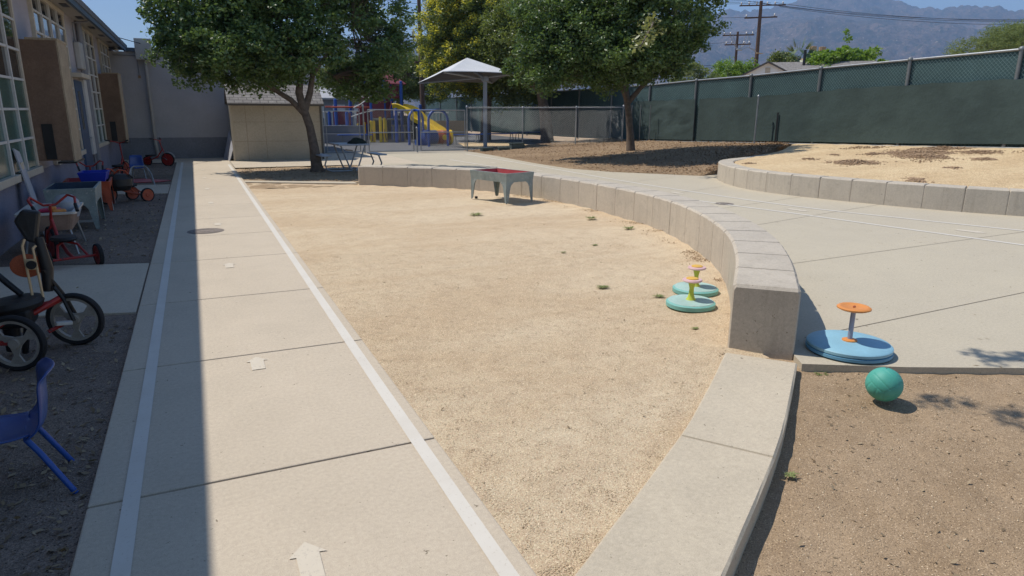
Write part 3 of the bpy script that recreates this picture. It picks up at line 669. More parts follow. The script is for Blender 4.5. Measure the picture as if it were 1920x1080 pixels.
b = MB(); b.tube([(WX+.04,18.72,.4),(WX+.04,18.72,2.5)],.025,8); b.tube([(WX+.04,18.3,3.06),(WX+.04,18.3,3.45),(WX+.35,18.3,3.5)],.02,8); WB(b,'conduit','pipe',smooth=True)
b = MB(); b.box(-1.43,-.95,25.7,26.02,3.17,3.82); o = WB(b,'rain_collector','ebox',bev=.01)
b = MB(); b.tube([(-1.18,25.85,3.18),(-1.18,25.88,.55),(-1.14,25.88,.1)],.055,12); WB(b,'downspout','ebox',smooth=True)
b = MB(); b.box(-1.45,-1.37,25.96,26.0,2.6,2.69); WB(b,'wall_switch','clod')
b = MB(); b.tube([(-1.41,25.97,2.7),(-1.41,25.97,3.3),(-2.1,25.97,3.3)],.012,6); WB(b,'wall_wire','pipe')
b = MB(); b.tube([(-1.95,25.6,3.55),(-1.95,25.6,3.42)],.05,10); b.lathe([(.07,3.40),(.09,3.44),(.05,3.48)],14,(-1.95,25.6,0)); WB(b,'eave_lamp','ebox',smooth=True)
# cable from the roof
b = MB(); b.tube([(-1.8,24.5,3.72),(-.9,26.5,3.62),(.4,30,3.75),(3.5,38,4.3),(14.1,44.9,7.4)],.012,5); o = b.build('service_cable','cable'); tag(o,'thin black cable running from the blue fascia to the far utility pole','cable')

# ================================================================== SHED
t = thing('shed','beige board storage shed with grey shingle roof behind the left-hand oak','shed',(2.57,25,0))
b = MB(); b.add([(1.16,24.15,-.05),(4.0,24.15,-.05),(4.0,25.85,-.05),(1.16,25.85,-.05),(1.16,24.15,1.86),(4.0,24.15,1.86),(4.0,25.85,1.86),(1.16,25.85,1.86),(1.16,25.0,2.42),(4.0,25.0,2.42)],
    [(0,1,5,4),(2,3,7,6),(1,2,6,9,5),(3,0,4,8,7),(0,3,2,1),(4,5,9,8),(6,7,8,9)]); b.build('wall','shed',t,world=True)
b = MB()
for x in (1.60,2.18,3.55): b.box(x-.003,x+.003,24.146,24.151,0,1.86)
b.box(1.2,3.97,24.146,24.151,.62,.625); b.box(1.2,3.97,24.1465,24.1515,1.24,1.245)
b.build('board_seam','brown',t,world=True)
for nm,p in (('roof',1),('roof',-1)):
    b = MB(); y0,y1 = (24.02,25.0) if p==1 else (25.98,25.0)
    za = 1.83; b.add([(1.08,y0,za),(4.1,y0,za),(4.1,y1,2.47),(1.08,y1,2.47),(1.08,y0,za-.03),(4.1,y0,za-.03),(4.1,y1,2.44),(1.08,y1,2.44)],[(0,1,2,3),(4,7,6,5),(0,4,5,1),(1,5,6,2),(2,6,7,3),(3,7,4,0)])
    b.build('roof','shingle',t,world=True)
b = MB(); b.box(1.08,4.1,24.0,24.03,1.76,1.83); b.build('eave_board','shedtrim',t,world=True)
for x in (1.14,3.98): 
    b = MB(); b.box(x-.02,x+.04,24.13,24.149,-.03,1.78); b.build('corner_trim','trim' if x<2 else 'shedtrim',t,world=True)
b = MB(); b.add([(1.0,24.25,0),(.86,25.3,0),(1.12,25.3,.95),(1.13,24.25,.35)],[(0,1,2,3)]); o = b.build('board','board',solid=.02); tag(o,'grey board leaning against the left side of the shed','board')

# ================================================================== FENCES
def chain(A, B, zb, zt, pitch, r, name, m, parent):
    """two families of diagonal wires clipped between bottom and top lines"""
    A = np.array(A,float); B = np.array(B,float); Ln = np.linalg.norm(B-A); d = (B-A)/Ln; nrm = np.array([-d[1],d[0]])
    zb0,zb1 = zb; zt0,zt1 = zt; sp = pitch*math.sqrt(2); P0=[];P1=[]
    for sg in (1,-1):
        H_ = max(zt0,zt1)-min(zb0,zb1)
        for s0 in np.arange(-H_, Ln+H_, sp):
            # line: s = s0 + sg*(z-zmid); clip
            def inter(za,zc):  # intersection with line z = za+(zc-za)*s/Ln
                k = (zc-za)/Ln; zm=(min(zb0,zb1)); 
                z = (za+k*(s0-sg*zm))/(1-k*sg); return s0+sg*(z-zm), z
            s1,z1 = inter(zb0,zb1); s2,z2 = inter(zt0,zt1)
            zm = min(zb0,zb1)
            pts = sorted([(s1,z1),(s2,z2)])
            (sa,za),(sb,zc) = pts
            if sb<=0 or sa>=Ln: continue
            f = lambda s: zm+(s-s0)*sg
            if sa<0: sa,za = 0,f(0)
            if sb>Ln: sb,zc = Ln,f(Ln)
            off = sg*r*.9
            P0.append((A[0]+d[0]*sa+nrm[0]*off,A[1]+d[1]*sa+nrm[1]*off,za)); P1.append((A[0]+d[0]*sb+nrm[0]*off,A[1]+d[1]*sb+nrm[1]*off,zc))
    P0=np.array(P0);P1=np.array(P1); D=P1-P0; D/=np.linalg.norm(D,axis=1)[:,None]; N3=np.array([nrm[0],nrm[1],0.]); U=np.cross(D,N3)
    V=[]
    for k in range(3):
        a=2*math.pi*k/3; o_=(U*math.cos(a)+N3*math.sin(a))*r; V+= [P0+o_,P1+o_]
    n=len(P0); V=np.stack(V,1).reshape(-1,3); base=np.array([(0,2,3,1),(2,4,5,3),(4,0,1,5)]); F=(base[None]+np.arange(n)[:,None,None]*6).reshape(-1,4)
    o = npmesh(name,V,F,m,parent)
    if parent is not None: o.location = -Vector(parent.location)
    return o
def rail(parent, a, b_, r, nm, m, n=10, cap=False):
    q = MB(); q.tube([a,b_],r,n)
    if cap: q.lathe([(r*1.5,b_[2]-.03),(r*1.5,b_[2]+.01),(r*.9,b_[2]+.045),(.004,b_[2]+.06)],n,(b_[0],b_[1],0))
    return q.build(nm,m,parent,world=True,smooth=True)
# chain link fence, with gates, across the back
FY = 26.9
t = thing('chain_link_gate','left chain-link gate standing closed beside the shed','gate',(4.65,FY,0),group='chain-link gates')
for a,b_ in (((4.62,FY,.05),(4.62,FY,1.62)),((5.9,FY,.05),(5.9,FY,1.62)),((4.62,FY,.06),(5.9,FY,.06)),((4.62,FY,1.6),(5.9,FY,1.6))): rail(t,a,b_,.022,'gate_frame','steel')
chain((4.62,FY),(5.9,FY),(.06,.06),(1.6,1.6),.06,.0016,'wire_mesh','wire',t)
for lab,x0,x1,mid in (('middle chain-link gate with a cross rail, left of the latch post',6.24,8.06,.79),('right chain-link gate with a cross rail, left of the tall grey pole',8.36,10.28,.79)):
    t = thing('chain_link_gate',lab,'gate',(x0,FY,0),group='chain-link gates')
    for a,b_ in (((x0,FY,.06),(x0,FY,1.66)),((x1,FY,.06),(x1,FY,1.66)),((x0,FY,.07),(x1,FY,.07)),((x0,FY,1.66),(x1,FY,1.66)),((x0,FY,mid),(x1,FY,mid))): rail(t,a,b_,.022,'gate_frame','steel')
    chain((x0,FY),(x1,FY),(.07,.07),(1.66,1.66),.06,.0016,'wire_mesh','wire',t)
    q = MB(); q.cbox((x1-.02 if x0<8 else x0+.02,FY-.03,.95),(.08,.05,.18)); q.build('latch','steeld',t,world=True)
t = thing('chain_link_fence','galvanised chain-link fence rising along the wood-chip mound toward the green fence','fence',(14,FY,0))
px = [(10.38,.0,1.80),(12.95,.08,1.78),(15.6,.20,1.83),(18.1,.32,1.80)]
for x,z0,z1 in [(4.50,-.02,1.75),(6.07,-.02,1.80),(8.21,-.02,.95)]+px: rail(t,(x,FY+.02,z0-.1),(x,FY+.02,z1),.032,'post','steel',12,True)
rail(t,(10.38,FY,1.76),(18.1,FY,1.84),.021,'top_rail','steel')
for s in np.arange(10.5,18.0,.06): pass
chain((10.38,FY-.03),(18.1,FY-.03),(.03,.36),(1.82,1.90),.058,.0026,'wire_mesh','wire',t)
rail(t,(18.1,FY+.02,.2),(18.1,FY+.02,1.9),.035,'post','steel',12,True)
# end gate by the green fence (short return)
for (x,y) in ((18.35,26.6),(18.55,26.2),(18.8,25.8)): rail(t,(x,y,.3),(x,y,1.95),.02,'end_post','steeld')
# tall green privacy fence, x = 19.2
FX = 19.2
t = thing('privacy_fence','tall green mesh privacy fence with grey posts along the right side','fence',(FX,12,0))
topz = lambda y: np.interp(y,[-8,10.87,13.8,17.0,20.15,23.2,26.5,40,70],[3.72,3.24,3.17,3.09,2.985,2.93,2.83,2.72,2.62])
posts = [-5.0,-1.8,1.4,4.55,7.7,10.87,13.85,17.0,20.15,23.25,26.45,29.6,32.8,36.0,39.2,42.4,45.6,48.8,52,56,60]
for y in posts: rail(t,(FX-.03,y,zf(y)-.1),(FX-.03,y,topz(y)+.02),.05,'post','steeld',12,True)
for i in range(len(posts)-1): rail(t,(FX,posts[i],topz(posts[i])),(FX,posts[i+1],topz(posts[i+1])),.033,'top_rail','steel')
ys = np.array(posts)
q = MB(); n = len(ys)
q.add([(FX+.03,y,zf(y)-.05) for y in ys]+[(FX+.03,y,topz(y)-.03) for y in ys],[(i,i+1,n+i+1,n+i) for i in range(n-1)])
o = q.build('privacy_mesh','slat',t,world=True)
for i in range(3,len(posts)-1):
    y0,y1 = posts[i],posts[i+1]
    chain((FX-.0,y0),(FX-.0,y1),(zf(y0)-.02 if y0<26 else zf(y0),zf(y1)-.02 if y0<26 else zf(y1)),(topz(y0)-.03,topz(y1)-.03),.075,.0042,'wire_mesh','wiregreen',t)
# windscreen cloths
def screen(y0,y1,zt,zb,seed,lab,fx=FX-.10,amp=.03,sag=0.0,parent=t,m='screen'):
    ny = int((y1-y0)/.07)+2; nz = 46; Y = np.linspace(y0,y1,ny)[:,None]*np.ones(nz); s = np.linspace(0,1,nz)[None,:]*np.ones((ny,1))
    ZT = np.interp(Y,*zt); ZB = np.interp(Y,*zb); 
    ZT = ZT + .012*np.sin(Y*4.1+seed) - .022*np.abs(np.sin(Y*math.pi/.62))**.7; Zs = ZB+(ZT-ZB)*s
    Wr = amp*(vnoise(Y*.8+s*2.5,s*2.2-Y*.35,seed,4)-.5)*2.2 + amp*.45*np.sin((Y*2.4+s*3.2+seed)*2.2)*s*(1-s)*2
    X = fx - np.abs(Wr)*1.0
    idx = np.arange(X.size).reshape(X.shape); F = np.stack([idx[:-1,:-1],idx[:-1,1:],idx[1:,1:],idx[1:,:-1]],-1).reshape(-1,4)
    o = npmesh('windscreen', np.stack([X,Y,Zs],-1).reshape(-1,3), F, m, parent); o.data.shade_smooth(); o.location = -Vector(parent.location); o['label'] = lab
    return o
ZT = ([-6,10.7,15.7,19.5,23,27.6,40],[2.7,2.545,2.43,2.245,2.2,2.13,1.95]); 
screen(-5,22.9,ZT,([-6,10.4,13.5,19.3,23,27.5],[.97,.92,.80,.63,.51,.38]),5,'long dark green windscreen sheet',amp=.010)
screen(23.15,27.6,ZT,([23,27.5],[.52,.40]),9,'crumpled dark green windscreen sheet',amp=.032)
screen(33,47,([33,40,47],[1.9,2.0,1.85]),([33,47],[.35,.3]),13,'sagging green windscreen sheet beyond the chain-link fence',amp=.045)
# loose post and thin black strip in front of it
rail(t,(FX-.55,19.15,.5),(FX-.55,19.15,2.22),.032,'loose_post','steel',10,True)
q = MB(); q.box(FX-.155,FX-.14,18.52,18.58,.6,1.66); q.build('dark_strip','black',t,world=True)
q = MB(); rr = [(FX-.25,y,zf(y)-.03) for y in np.linspace(6,27,60)]
q.tube(rr,.02,6); q.build('ground_rail','steeld',t,world=True)
# low blocks at the foot of the chain link fence
for (x,y,sx,sy,h,lab) in ((11.0,26.3,.55,.28,.10,'low grey-green block left end of the row at the fence foot'),(11.7,26.15,.5,.28,.10,'flat grey-green block in the middle of the row at the fence foot'),(12.45,26.45,.62,.35,.2,'tall dark green block at the edge of the mulch mound')):
    b = MB(); b.prism([(-sx/2,-sy/2),(sx/2,-sy/2+.03),(sx/2-.02,sy/2),(-sx/2+.03,sy/2-.02)],-.05,h); b.prism([(-sx/2-.02,-sy/2-.02),(sx/2+.02,-sy/2),(sx/2,sy/2+.02),(-sx/2,sy/2)],h,h+.03)
    o = b.build('stone_block','stone',bev=.015); o.location = (x,y,mz(x,y) if x>10.6 else 0); o.rotation_euler = (0,0,random.uniform(-.2,.2)); tag(o,lab,'block','blocks at the foot of the chain-link fence')

# ================================================================== TREES
def quads_at(P_, L, W, jitter=.9, flat=.0):
    n = len(P_); u = rng.normal(0,1,(n,3)); u[:,2] *= .7; u /= np.linalg.norm(u,axis=1)[:,None]
    v = rng.normal(0,1,(n,3)); v -= u*(u*v).sum(1)[:,None]; v /= np.linalg.norm(v,axis=1)[:,None]; nn = np.cross(u,v)
    l = L*rng.uniform(.6,1.25,n)[:,None]; w_ = W*rng.uniform(.6,1.25,n)[:,None]
    A = P_-u*l/2; B = P_+v*w_/2+nn*w_*.18; C_ = P_+u*l/2; D = P_-v*w_/2+nn*w_*.18
    V = np.stack([A,B,C_,D],1).reshape(-1,3)
    i = np.arange(n)*4; F = np.stack([np.stack([i,i+1,i+2],1),np.stack([i,i+2,i+3],1)],1).reshape(-1,3)
    return V,F
def foliage(name, centers, rad, per, L, W, m, parent, squash=.75):
    n = len(centers); k = per; c = np.repeat(centers,k,0); r_ = np.repeat(rad,k)
    d = rng.normal(0,1,(n*k,3)); d /= np.linalg.norm(d,axis=1)[:,None]; rr = (rng.random(n*k)**.45)[:,None]
    P_ = c + d*rr*r_[:,None]*np.array([1,1,squash]); V,F = quads_at(P_,L,W); return npmesh(name,V,F,m,parent,3)
def make_tree(name, label, base, trunk, tr, blobs, ncl, per, crad, L, W, leaf, bark='bark', group='trees', limbs=9, twig=True, extra=None, sd=1, hole=.0, shell=.35):
    global rng; old = rng; rng = np.random.default_rng(sd)
    t = thing(name,label,'tree',base,group=group)
    wts = np.array([b_[3]*b_[4]*b_[5] for b_ in blobs]); wts = wts/wts.sum(); cen = []
    while len(cen) < ncl:
        b_ = blobs[rng.choice(len(blobs),p=wts)]; d = rng.normal(0,1,3); d /= np.linalg.norm(d); r_ = (shell+(1-shell)*rng.random())**.6
        p = np.array(b_[:3])+d*r_*np.array(b_[3:6])
        if hole and vnoise(np.array([p[0]*.9+p[1]*.5]),np.array([p[2]*1.1+p[1]*.4]),sd,2)[0] < hole: continue
        cen.append(p)
    cen = np.array(cen)-np.array(base); 
    tp = [Vector(p)-Vector(base) for p in trunk]
    b = MB(); b.tube(tp,tr,14)
    # root flare
    tips = []; top = tp[-1]
    idx = rng.choice(len(cen),limbs,replace=False); sk = []
    fork = tp[-2] if len(tp)>2 else tp[-1]
    for j,i in enumerate(idx):
        e_ = Vector(cen[i])*.86+top*.14; s0 = (top if j%2 else fork*.35+top*.65); mid = s0.lerp(e_,.5)+Vector((rng.normal(0,.18),rng.normal(0,.18),.12*(e_-s0).length))
        q1 = s0.lerp(mid,.5)+Vector((0,0,.05)); pts = [s0,q1,mid,mid.lerp(e_,.5)+Vector((rng.normal(0,.08),rng.normal(0,.08),.05)),e_]
        r0 = tr[-1]*rng.uniform(.5,.75); b.tube(pts,[r0,r0*.8,r0*.6,r0*.4,r0*.2],8); sk += [(p,r0*.5) for p in pts[1:]]
        for q in range(3):
            a_ = pts[1+q].lerp(pts[2+q],rng.random()); c_ = cen[rng.integers(len(cen))]; e2 = a_.lerp(Vector(c_),.55)
            mm = a_.lerp(e2,.5)+Vector((rng.normal(0,.1),rng.normal(0,.1),rng.normal(0,.1))); b.tube([a_,mm,e2],[r0*.4,r0*.28,r0*.12],6); sk += [(mm,0),(e2,0)]
    S = np.array([list(p) for p,_ in sk])
    if twig:
        for c in cen[::2]:
            j = np.argmin(((S-c)**2).sum(1)); a_ = Vector(S[j]); e_ = Vector(c); mm = a_.lerp(e_,.5)+Vector((rng.normal(0,.06),rng.normal(0,.06),rng.normal(0,.05)))
            b.tube([a_,mm,e_],[.014,.009,.004],4,False)
    b.build('trunk',bark,t,smooth=True)
    rad = crad*rng.uniform(.55,1.3,len(cen)); foliage('crown',cen,rad,per,L,W,leaf,t)
    if extra: 
        m2,frac,per2,L2,zmin = extra; sel = cen[(rng.random(len(cen))<frac)&(cen[:,2]>zmin)]; sel = sel*np.array([1.04,1.04,1.03])
        foliage('blossom',sel,crad*.7*np.ones(len(sel)),per2,L2,L2*.5,m2,t)
    rng = old; return t
OAKG = 'oaks in the yard'
t1 = make_tree('oak_tree','round-topped oak with a leaning trunk growing from the bare bed beside the shed',(3.04,19.5,-.03),
  [(3.04,19.5,-.08),(3.03,19.5,.12),(3.0,19.53,.6),(2.93,19.6,1.2),(2.78,19.65,1.75),(2.72,19.7,2.1),(2.85,19.9,2.7)],[.23,.16,.125,.11,.105,.10,.08],
  [(2.7,20.35,3.9,3.0,1.9,1.75),(.75,20.4,3.15,1.55,1.3,1.0),(.2,20.3,3.9,1.1,1.1,1.1),(4.9,20.4,2.85,1.3,1.3,.95),(5.2,20.4,4.4,1.0,1.1,1.0),(2.9,20.5,5.2,2.4,1.7,1.3),(1.5,20.2,2.7,1.6,1.3,.6),(4.5,20.5,2.4,1.5,1.2,.55),(1.7,20.2,4.9,1.7,1.5,1.0),(3.6,19.3,3.3,2.3,1.1,.8),(1.2,19.3,3.2,1.3,1.0,.7),(3.2,18.8,3.0,2.2,.8,.6),(1.3,18.9,3.0,1.1,.7,.5)],
  1500,68,.28,.11,.068,'oak',group=OAKG,limbs=13,sd=11,hole=.36)
t2 = make_tree('oak_tree','wide dark oak standing on the wood-chip mound in front of the green fence',(14.73,21.3,.15),
  [(14.73,21.3,.05),(14.72,21.3,.3),(14.66,21.3,.9),(14.55,21.3,1.6),(14.45,21.35,2.2),(14.4,21.4,2.8)],[.24,.17,.13,.12,.11,.09],
  [(13.2,20.1,5.0,2.7,3.0,2.4),(11.3,19.6,3.7,1.6,1.7,1.35),(10.7,20.4,4.6,1.2,1.5,1.3),(14.7,18.9,4.0,.95,1.4,.9),(15.4,19.0,5.0,1.0,1.4,1.1),(13.0,19.4,3.35,2.3,2.5,.8),(13.2,20,6.6,2.4,3.0,1.5),(12.4,18.0,3.5,1.5,1.2,.8),(13.6,17.6,4.7,1.9,1.4,1.1),(10.3,20.4,2.95,1.1,1.3,.8),(12.4,19.6,2.7,1.3,1.2,.5)],
  1750,72,.32,.12,.073,'oak',group=OAKG,limbs=15,sd=23,hole=.35)
# limb fork of the left oak, seen against the shed roof
b = MB(); b.tube([(2.84,19.62,1.5),(2.5,19.75,1.9),(2.05,19.9,2.2),(1.5,20.1,2.75)],[.085,.075,.06,.03],10); b.tube([(2.83,19.64,1.62),(3.02,19.75,2.1),(3.15,19.9,2.6),(3.9,20.2,3.5)],[.10,.085,.07,.03],10)
o = b.build('limb','bark',t1,smooth=True); o.location = -Vector(t1.location)
b = MB(); b.tube([(14.5,21.32,1.95),(14.95,21.2,2.5),(15.3,20.6,3.1),(15.9,19.6,4.0)],[.10,.085,.06,.03],10); b.tube([(14.5,21.32,2.0),(14.1,21.2,2.6),(13.3,21.0,3.3)],[.1,.085,.04],10)
o = b.build('limb','bark',t2,smooth=True); o.location = -Vector(t2.location)
# spray hanging off the right oak's near side, sunlight painted into its leaf colour
rng2 = rng; rng = np.random.default_rng(5)
sp = spline([(12.2,16.9,4.15),(11.7,16.2,3.95),(11.1,15.6,3.6),(10.6,15.2,3.2)],.05)
b = MB(); b.tube([tuple(p) for p in sp[::4]],[.02]*len(sp[::4]),6); b.tube([(13.0,19.2,4.6),(12.6,18,4.35),(12.2,16.9,4.15)],[.05,.035,.02],6); o = b.build('hanging_branch','bark',t2); o.location = -Vector(t2.location)
o = foliage('hanging_leaves',sp[::4]+rng.normal(0,.12,(len(sp[::4]),3)),.24*np.ones(len(sp[::4])),17,.14,.085,'branchleaf',t2); o.location = -Vector(t2.location)
rng = rng2
BG = 'trees beyond the fences'
make_tree('flowering_tree','tall tree with yellow blossom behind the grey shade canopy',(15.2,36.5,0),[(15.2,36.5,-.1),(15.25,36.5,1.5),(15.5,36.6,3.2)],[.34,.27,.2],
  [(14.6,37,5.8,3.0,3.0,3.3),(13.2,36.8,4.6,1.9,2,2.3),(16.8,37,6.2,3.4,3,3.0),(15.5,37,8.2,3,2.6,2.2),(16.5,37,3.2,3.4,2,1.4)],1500,80,.5,.15,.085,'darkleaf',group=BG,sd=31,hole=.2,extra=('yellowleaf',.6,46,.15,2.4))
make_tree('dark_tree','dark dense tree shading the far end of the green fence behind the right oak',(17.4,33,0),[(17.4,33,-.1),(17.2,33,1.5),(16.8,33,3.2)],[.36,.3,.2],
  [(16.2,32.5,5.4,2.6,4.2,1.9),(17.6,31,4.2,1.6,2.6,1.3),(15.6,35.5,4.0,2.2,3.0,1.4),(17.4,37,5.0,1.8,2.6,1.6)],1150,80,.5,.15,.095,'darkleaf',group=BG,sd=37)
make_tree('dark_tree','dark tree low behind the play structure, left of the thin utility pole',(14.0,50,0),[(14,50,-.1),(14,50,2),(14.1,50,3)],[.35,.28,.2],
  [(13.6,50,4.1,2.6,2.2,1.9),(16.5,51,4.2,2.4,2.2,2.0),(10.5,51,3.9,2.6,2,1.5)],650,70,.5,.16,.09,'darkleaf',group=BG,sd=41,hole=.3)
make_tree('green_tree','bright green bushy tree behind the fence right of the palm',(53.6,45,0),[(53.6,45,-.1),(53.6,45,2),(53.6,45,4)],[.3,.25,.2],
  [(52.5,45,5.6,2.6,2,1.8),(50.6,45.0,5.2,1.3,1.5,1.4),(55.3,45,5.6,1.9,1.8,1.7),(57.3,45,5.8,.7,1.2,1.3),(53.2,45,7.4,.35,.4,.9),(53.6,45,8.7,.18,.2,.8),(55.0,45,7.4,.35,.4,.8),(56.1,45,7.2,.3,.4,.8),(57.2,45,7.0,.3,.4,.6)],560,34,.34,.30,.19,'limeleaf',group=BG,sd=43,hole=.36)
make_tree('feathery_tree','feathery pale green tree above the fence at the far right',(50,30,0),[(50,30,-.1),(50,30,2),(50,30,4)],[.3,.25,.2],
  [(48.2,30,5.4,2.2,2,1.3),(51,30,6.0,2.6,2.2,1.6),(53.6,30,6.3,2.4,2.2,1.7)],420,45,.5,.30,.045,'greyleaf',group=BG,sd=47,hole=.36)
make_tree('green_tree','small yellow-green tree below the tall utility pole left of the gable',(50.5,57,0),[(50.5,57,-.1),(50.5,57,2),(50.5,57,3.5)],[.25,.2,.15],
  [(51.2,57,5.0,2.4,1.5,1.9),(53.5,57,5.3,1.2,1.5,1.7)],240,55,.5,.2,.12,'limeleaf',group=BG,sd=53)
make_tree('green_tree','hazy green tree low over the fence right behind the oak crown',(46,56,0),[(46,56,-.1),(46,56,2),(46,56,3)],[.25,.2,.15],
  [(45.2,56,4.6,2.4,1.5,1.8),(47.8,56,4.2,1.4,1.5,1.5)],220,55,.5,.2,.12,'greyleaf',group=BG,sd=59)
make_tree('feathery_tree','far pale tree just showing over the grey house roof',(62,58,0),[(62,58,-.1),(62,58,2),(62,58,4)],[.25,.2,.15],
  [(60.5,58,6.0,2.6,1.5,1.6)],150,50,.5,.22,.08,'greyleaf',group=BG,sd=61)
make_tree('green_tree','dark rounded shrub filling the gap between the house roof and the palm',(51.2,50,0),[(51.2,50,-.1),(51.2,50,2),(51.2,50,4)],[.25,.2,.15],
  [(51.3,50,6.2,1.3,1.3,1.1),(52.6,50.5,5.8,1.3,1.3,1.0)],160,50,.42,.22,.14,'darkleaf',group=BG,sd=67)
# palm
t = thing('palm_tree','fan palm with spiky fronds left of the bright green tree','tree',(53.2,50,0),group=BG)
b = MB(); b.tube([(0,0,0),(0,0,6.9)],[.3,.24],12); b.build('trunk','bark',t,smooth=True)
b = MB(); prng = random.Random(4)
for i in range(44):
    a_ = prng.uniform(0,6.28); el = prng.uniform(-1.0,1.25); L_ = prng.uniform(1.5,2.1); d = Vector((math.cos(a_)*math.cos(el),math.sin(a_)*math.cos(el),math.sin(el))); s_ = d.orthogonal().normalized(); u_ = d.cross(s_)
    c0 = Vector((0,0,6.9))+d*L_*.45
    for k in range(11):
        th = (k-5)*.2; dd = (d*math.cos(th)+s_*math.sin(th)).normalized(); w_ = dd.cross(u_)*.045; e_ = c0+dd*L_*.6-Vector((0,0,.12))
        b.add([c0-w_*.4,c0+w_*.4,(c0+e_)/2+w_,e_,(c0+e_)/2-w_],[(0,1,2,3,4)])
b.build('crown','palm',t)
# tree out of frame behind the camera; its drooping limb throws the leaf shadows on the dirt
t5 = make_tree('oak_tree','oak out of frame whose overhanging twigs throw leaf shadows on the dirt beside the ball',(-.2,6.6,0) if False else (4.6,-4.2,-.1),[(4.6,-4.2,-.2),(4.55,-4.1,1.2),(4.3,-3.8,2.6)],[.28,.2,.14],
  [(3.6,-3.4,5.2,2.6,2.4,1.5)],260,70,.33,.085,.05,'oak',group=OAKG,sd=71)
rng2 = rng; rng = np.random.default_rng(9)
def shadow_at(x,y,z): return (x-.446*z, y+.404*z, z)
b = MB(); cl = []
for (x,y,z,r_,k) in ((3.98,2.36,4.3,.13,3),(4.12,2.2,4.3,.12,3),(4.35,2.0,4.35,.15,5),(4.55,2.08,4.4,.17,6),(4.75,1.9,4.4,.15,6),(4.95,2.55,4.5,.14,6),(5.15,2.45,4.5,.2,8),(5.05,1.8,4.4,.2,8),(4.2,1.75,4.35,.12,4)):
    for i in range(k): cl.append(np.array(shadow_at(x,y,z))+rng.normal(0,.5,3)*r_)
cl = np.array(cl); 
root = Vector((3.9,-1.6,5.3)); hub = Vector((3.1,2.6,4.75)); b.tube([(4.3,-3.8,2.7),(4.2,-3.0,4.2),root,(3.5,.6,5.2),hub],[.1,.08,.05,.03,.018],8)
for c in cl[::2]: b.tube([hub,hub.lerp(Vector(c),.6)+Vector((0,0,.08)),Vector(c)],[.008,.005,.003],4)
o = b.build('limb','bark',t5); o.location = -Vector(t5.location)
o = foliage('limb_leaves',cl,.085*np.ones(len(cl)),20,.065,.04,'oak',t5); o.location = -Vector(t5.location); rng = rng2
#PART4
# ================================================================== BEYOND THE FENCES
def pole(name,label,x,y,h,r,arms,lean=0,lamp=False):
    t = thing(name,label,'utility pole',(x,y,0),group='timber utility poles')
    b = MB(); b.tube([(0,0,-.2),(lean*.5,0,h*.5),(lean,0,h)],[r,r*.85,r*.65],12); b.build('post','polew',t,smooth=True)
    for (z,L_,ang,ins,dx) in arms:
        b = MB(); xo = lean*z/h+dx; b.cbox((xo,-.12,z),(L_,.11,.13),ang); a_ = b.build('crossarm','polew',t)
        for k in ins:
            q = MB(); px_,py_ = xo+k*math.cos(ang), -.12+k*math.sin(ang); q.lathe([(.03,z+.06),(.09,z+.14),(.06,z+.2),(.095,z+.26),(.02,z+.36)],10,(px_,py_,0)); q.build('insulator','insul',a_)
    if lamp:
        b = MB(); b.tube([(0,-.1,7.6),(-.6,-.15,8.35),(-1.7,-.2,8.55),(-2.6,-.2,8.3)],[.04,.035,.03,.03],8); l_ = b.build('lamp_arm','steel',t,smooth=True)
        b = MB(); b.cbox((-2.9,-.2,8.25),(.7,.25,.12),0,.1); b.build('lamp_head','steel',l_,bev=.03)
        b = MB(); b.cbox((0,-.25,8.0),(1.1,.3,.06),.3); b.build('bracket','wood',t)
    return t
pole('utility_pole','tall timber utility pole with two crossarms and a street lamp arm',57.7,60,13.4,.26,[(12.95,4.8,-.62,(-2.2,-1.4,-.6,.5,1.3,2.1),.1),(11.7,3.4,-.80,(-1.5,1.4),0),],-.2,True)
p2 = pole('utility_pole','short dark utility pole with looping cables, left of the tall one',60.2,66,10.95,.2,[(10.55,3.6,-.72,(-1.6,-.9,.9,1.6),0),(9.5,3.0,-.85,(-1.3,-.7,.7,1.3),0)],-.15)
b = MB()
for k in (-1.4,-.9,1.0,1.5): b.tube([(k-.15,-.15,10.6),(k*.75,-.2,9.9),(k*.35,-.2,9.2),(0,-.2,8.9)],.035,5)
b.tube([(1.5,-.15,10.5),(1.7,-.2,9.2),(3.0,-.3,8.6)],.03,5)
b.build('jumper_cable','insul',p2)
pole('utility_pole','thin dark utility pole rising between the two tree crowns',14.2,45,9.6,.17,[(6.3,1.4,-.35,(-.5,.5),0),(4.7,1.0,.2,(),0)],-.1)
def wires(lab, A, B, offs, sag, r=.022):
    b = MB()
    for (dx,dy,dz) in offs:
        a_ = Vector(A)+Vector((dx,dy,dz)); c_ = Vector(B)+Vector((dx,dy,dz)); b.tube([a_.lerp(c_,s)-Vector((0,0,sag*4*s*(1-s))) for s in np.linspace(0,1,15)],r,4)
    o = b.build('power_line','cable'); tag(o,lab,'power line','power lines crossing the sky')
wires('bundle of power lines sagging right from the tall utility pole',(58,60,13.3),(100,36,12.6),[(-2.1,.3,.0),(-.4,.2,-.1),(1.4,-.1,.05),(2.0,-.2,-.35)],1.6)
wires('power lines running left from the tall utility pole toward the oak',(57.5,60,13.3),(10,78,15.5),[(-2.1,0,0),(-.4,0,0),(1.4,0,0),(.3,0,-1.5)],1.2)
wires('low black cables crossing between the two utility poles behind the gable',(66,62,7.0),(20,72,6.6),[(0,0,0),(0,.3,-.45),(0,.2,.25)],.4,.03)
wires('thin lines from the short dark utility pole to the left',(59,66,10.7),(20,74,11.2),[(0,0,0),(0,0,-1.0)],1.0,.018)
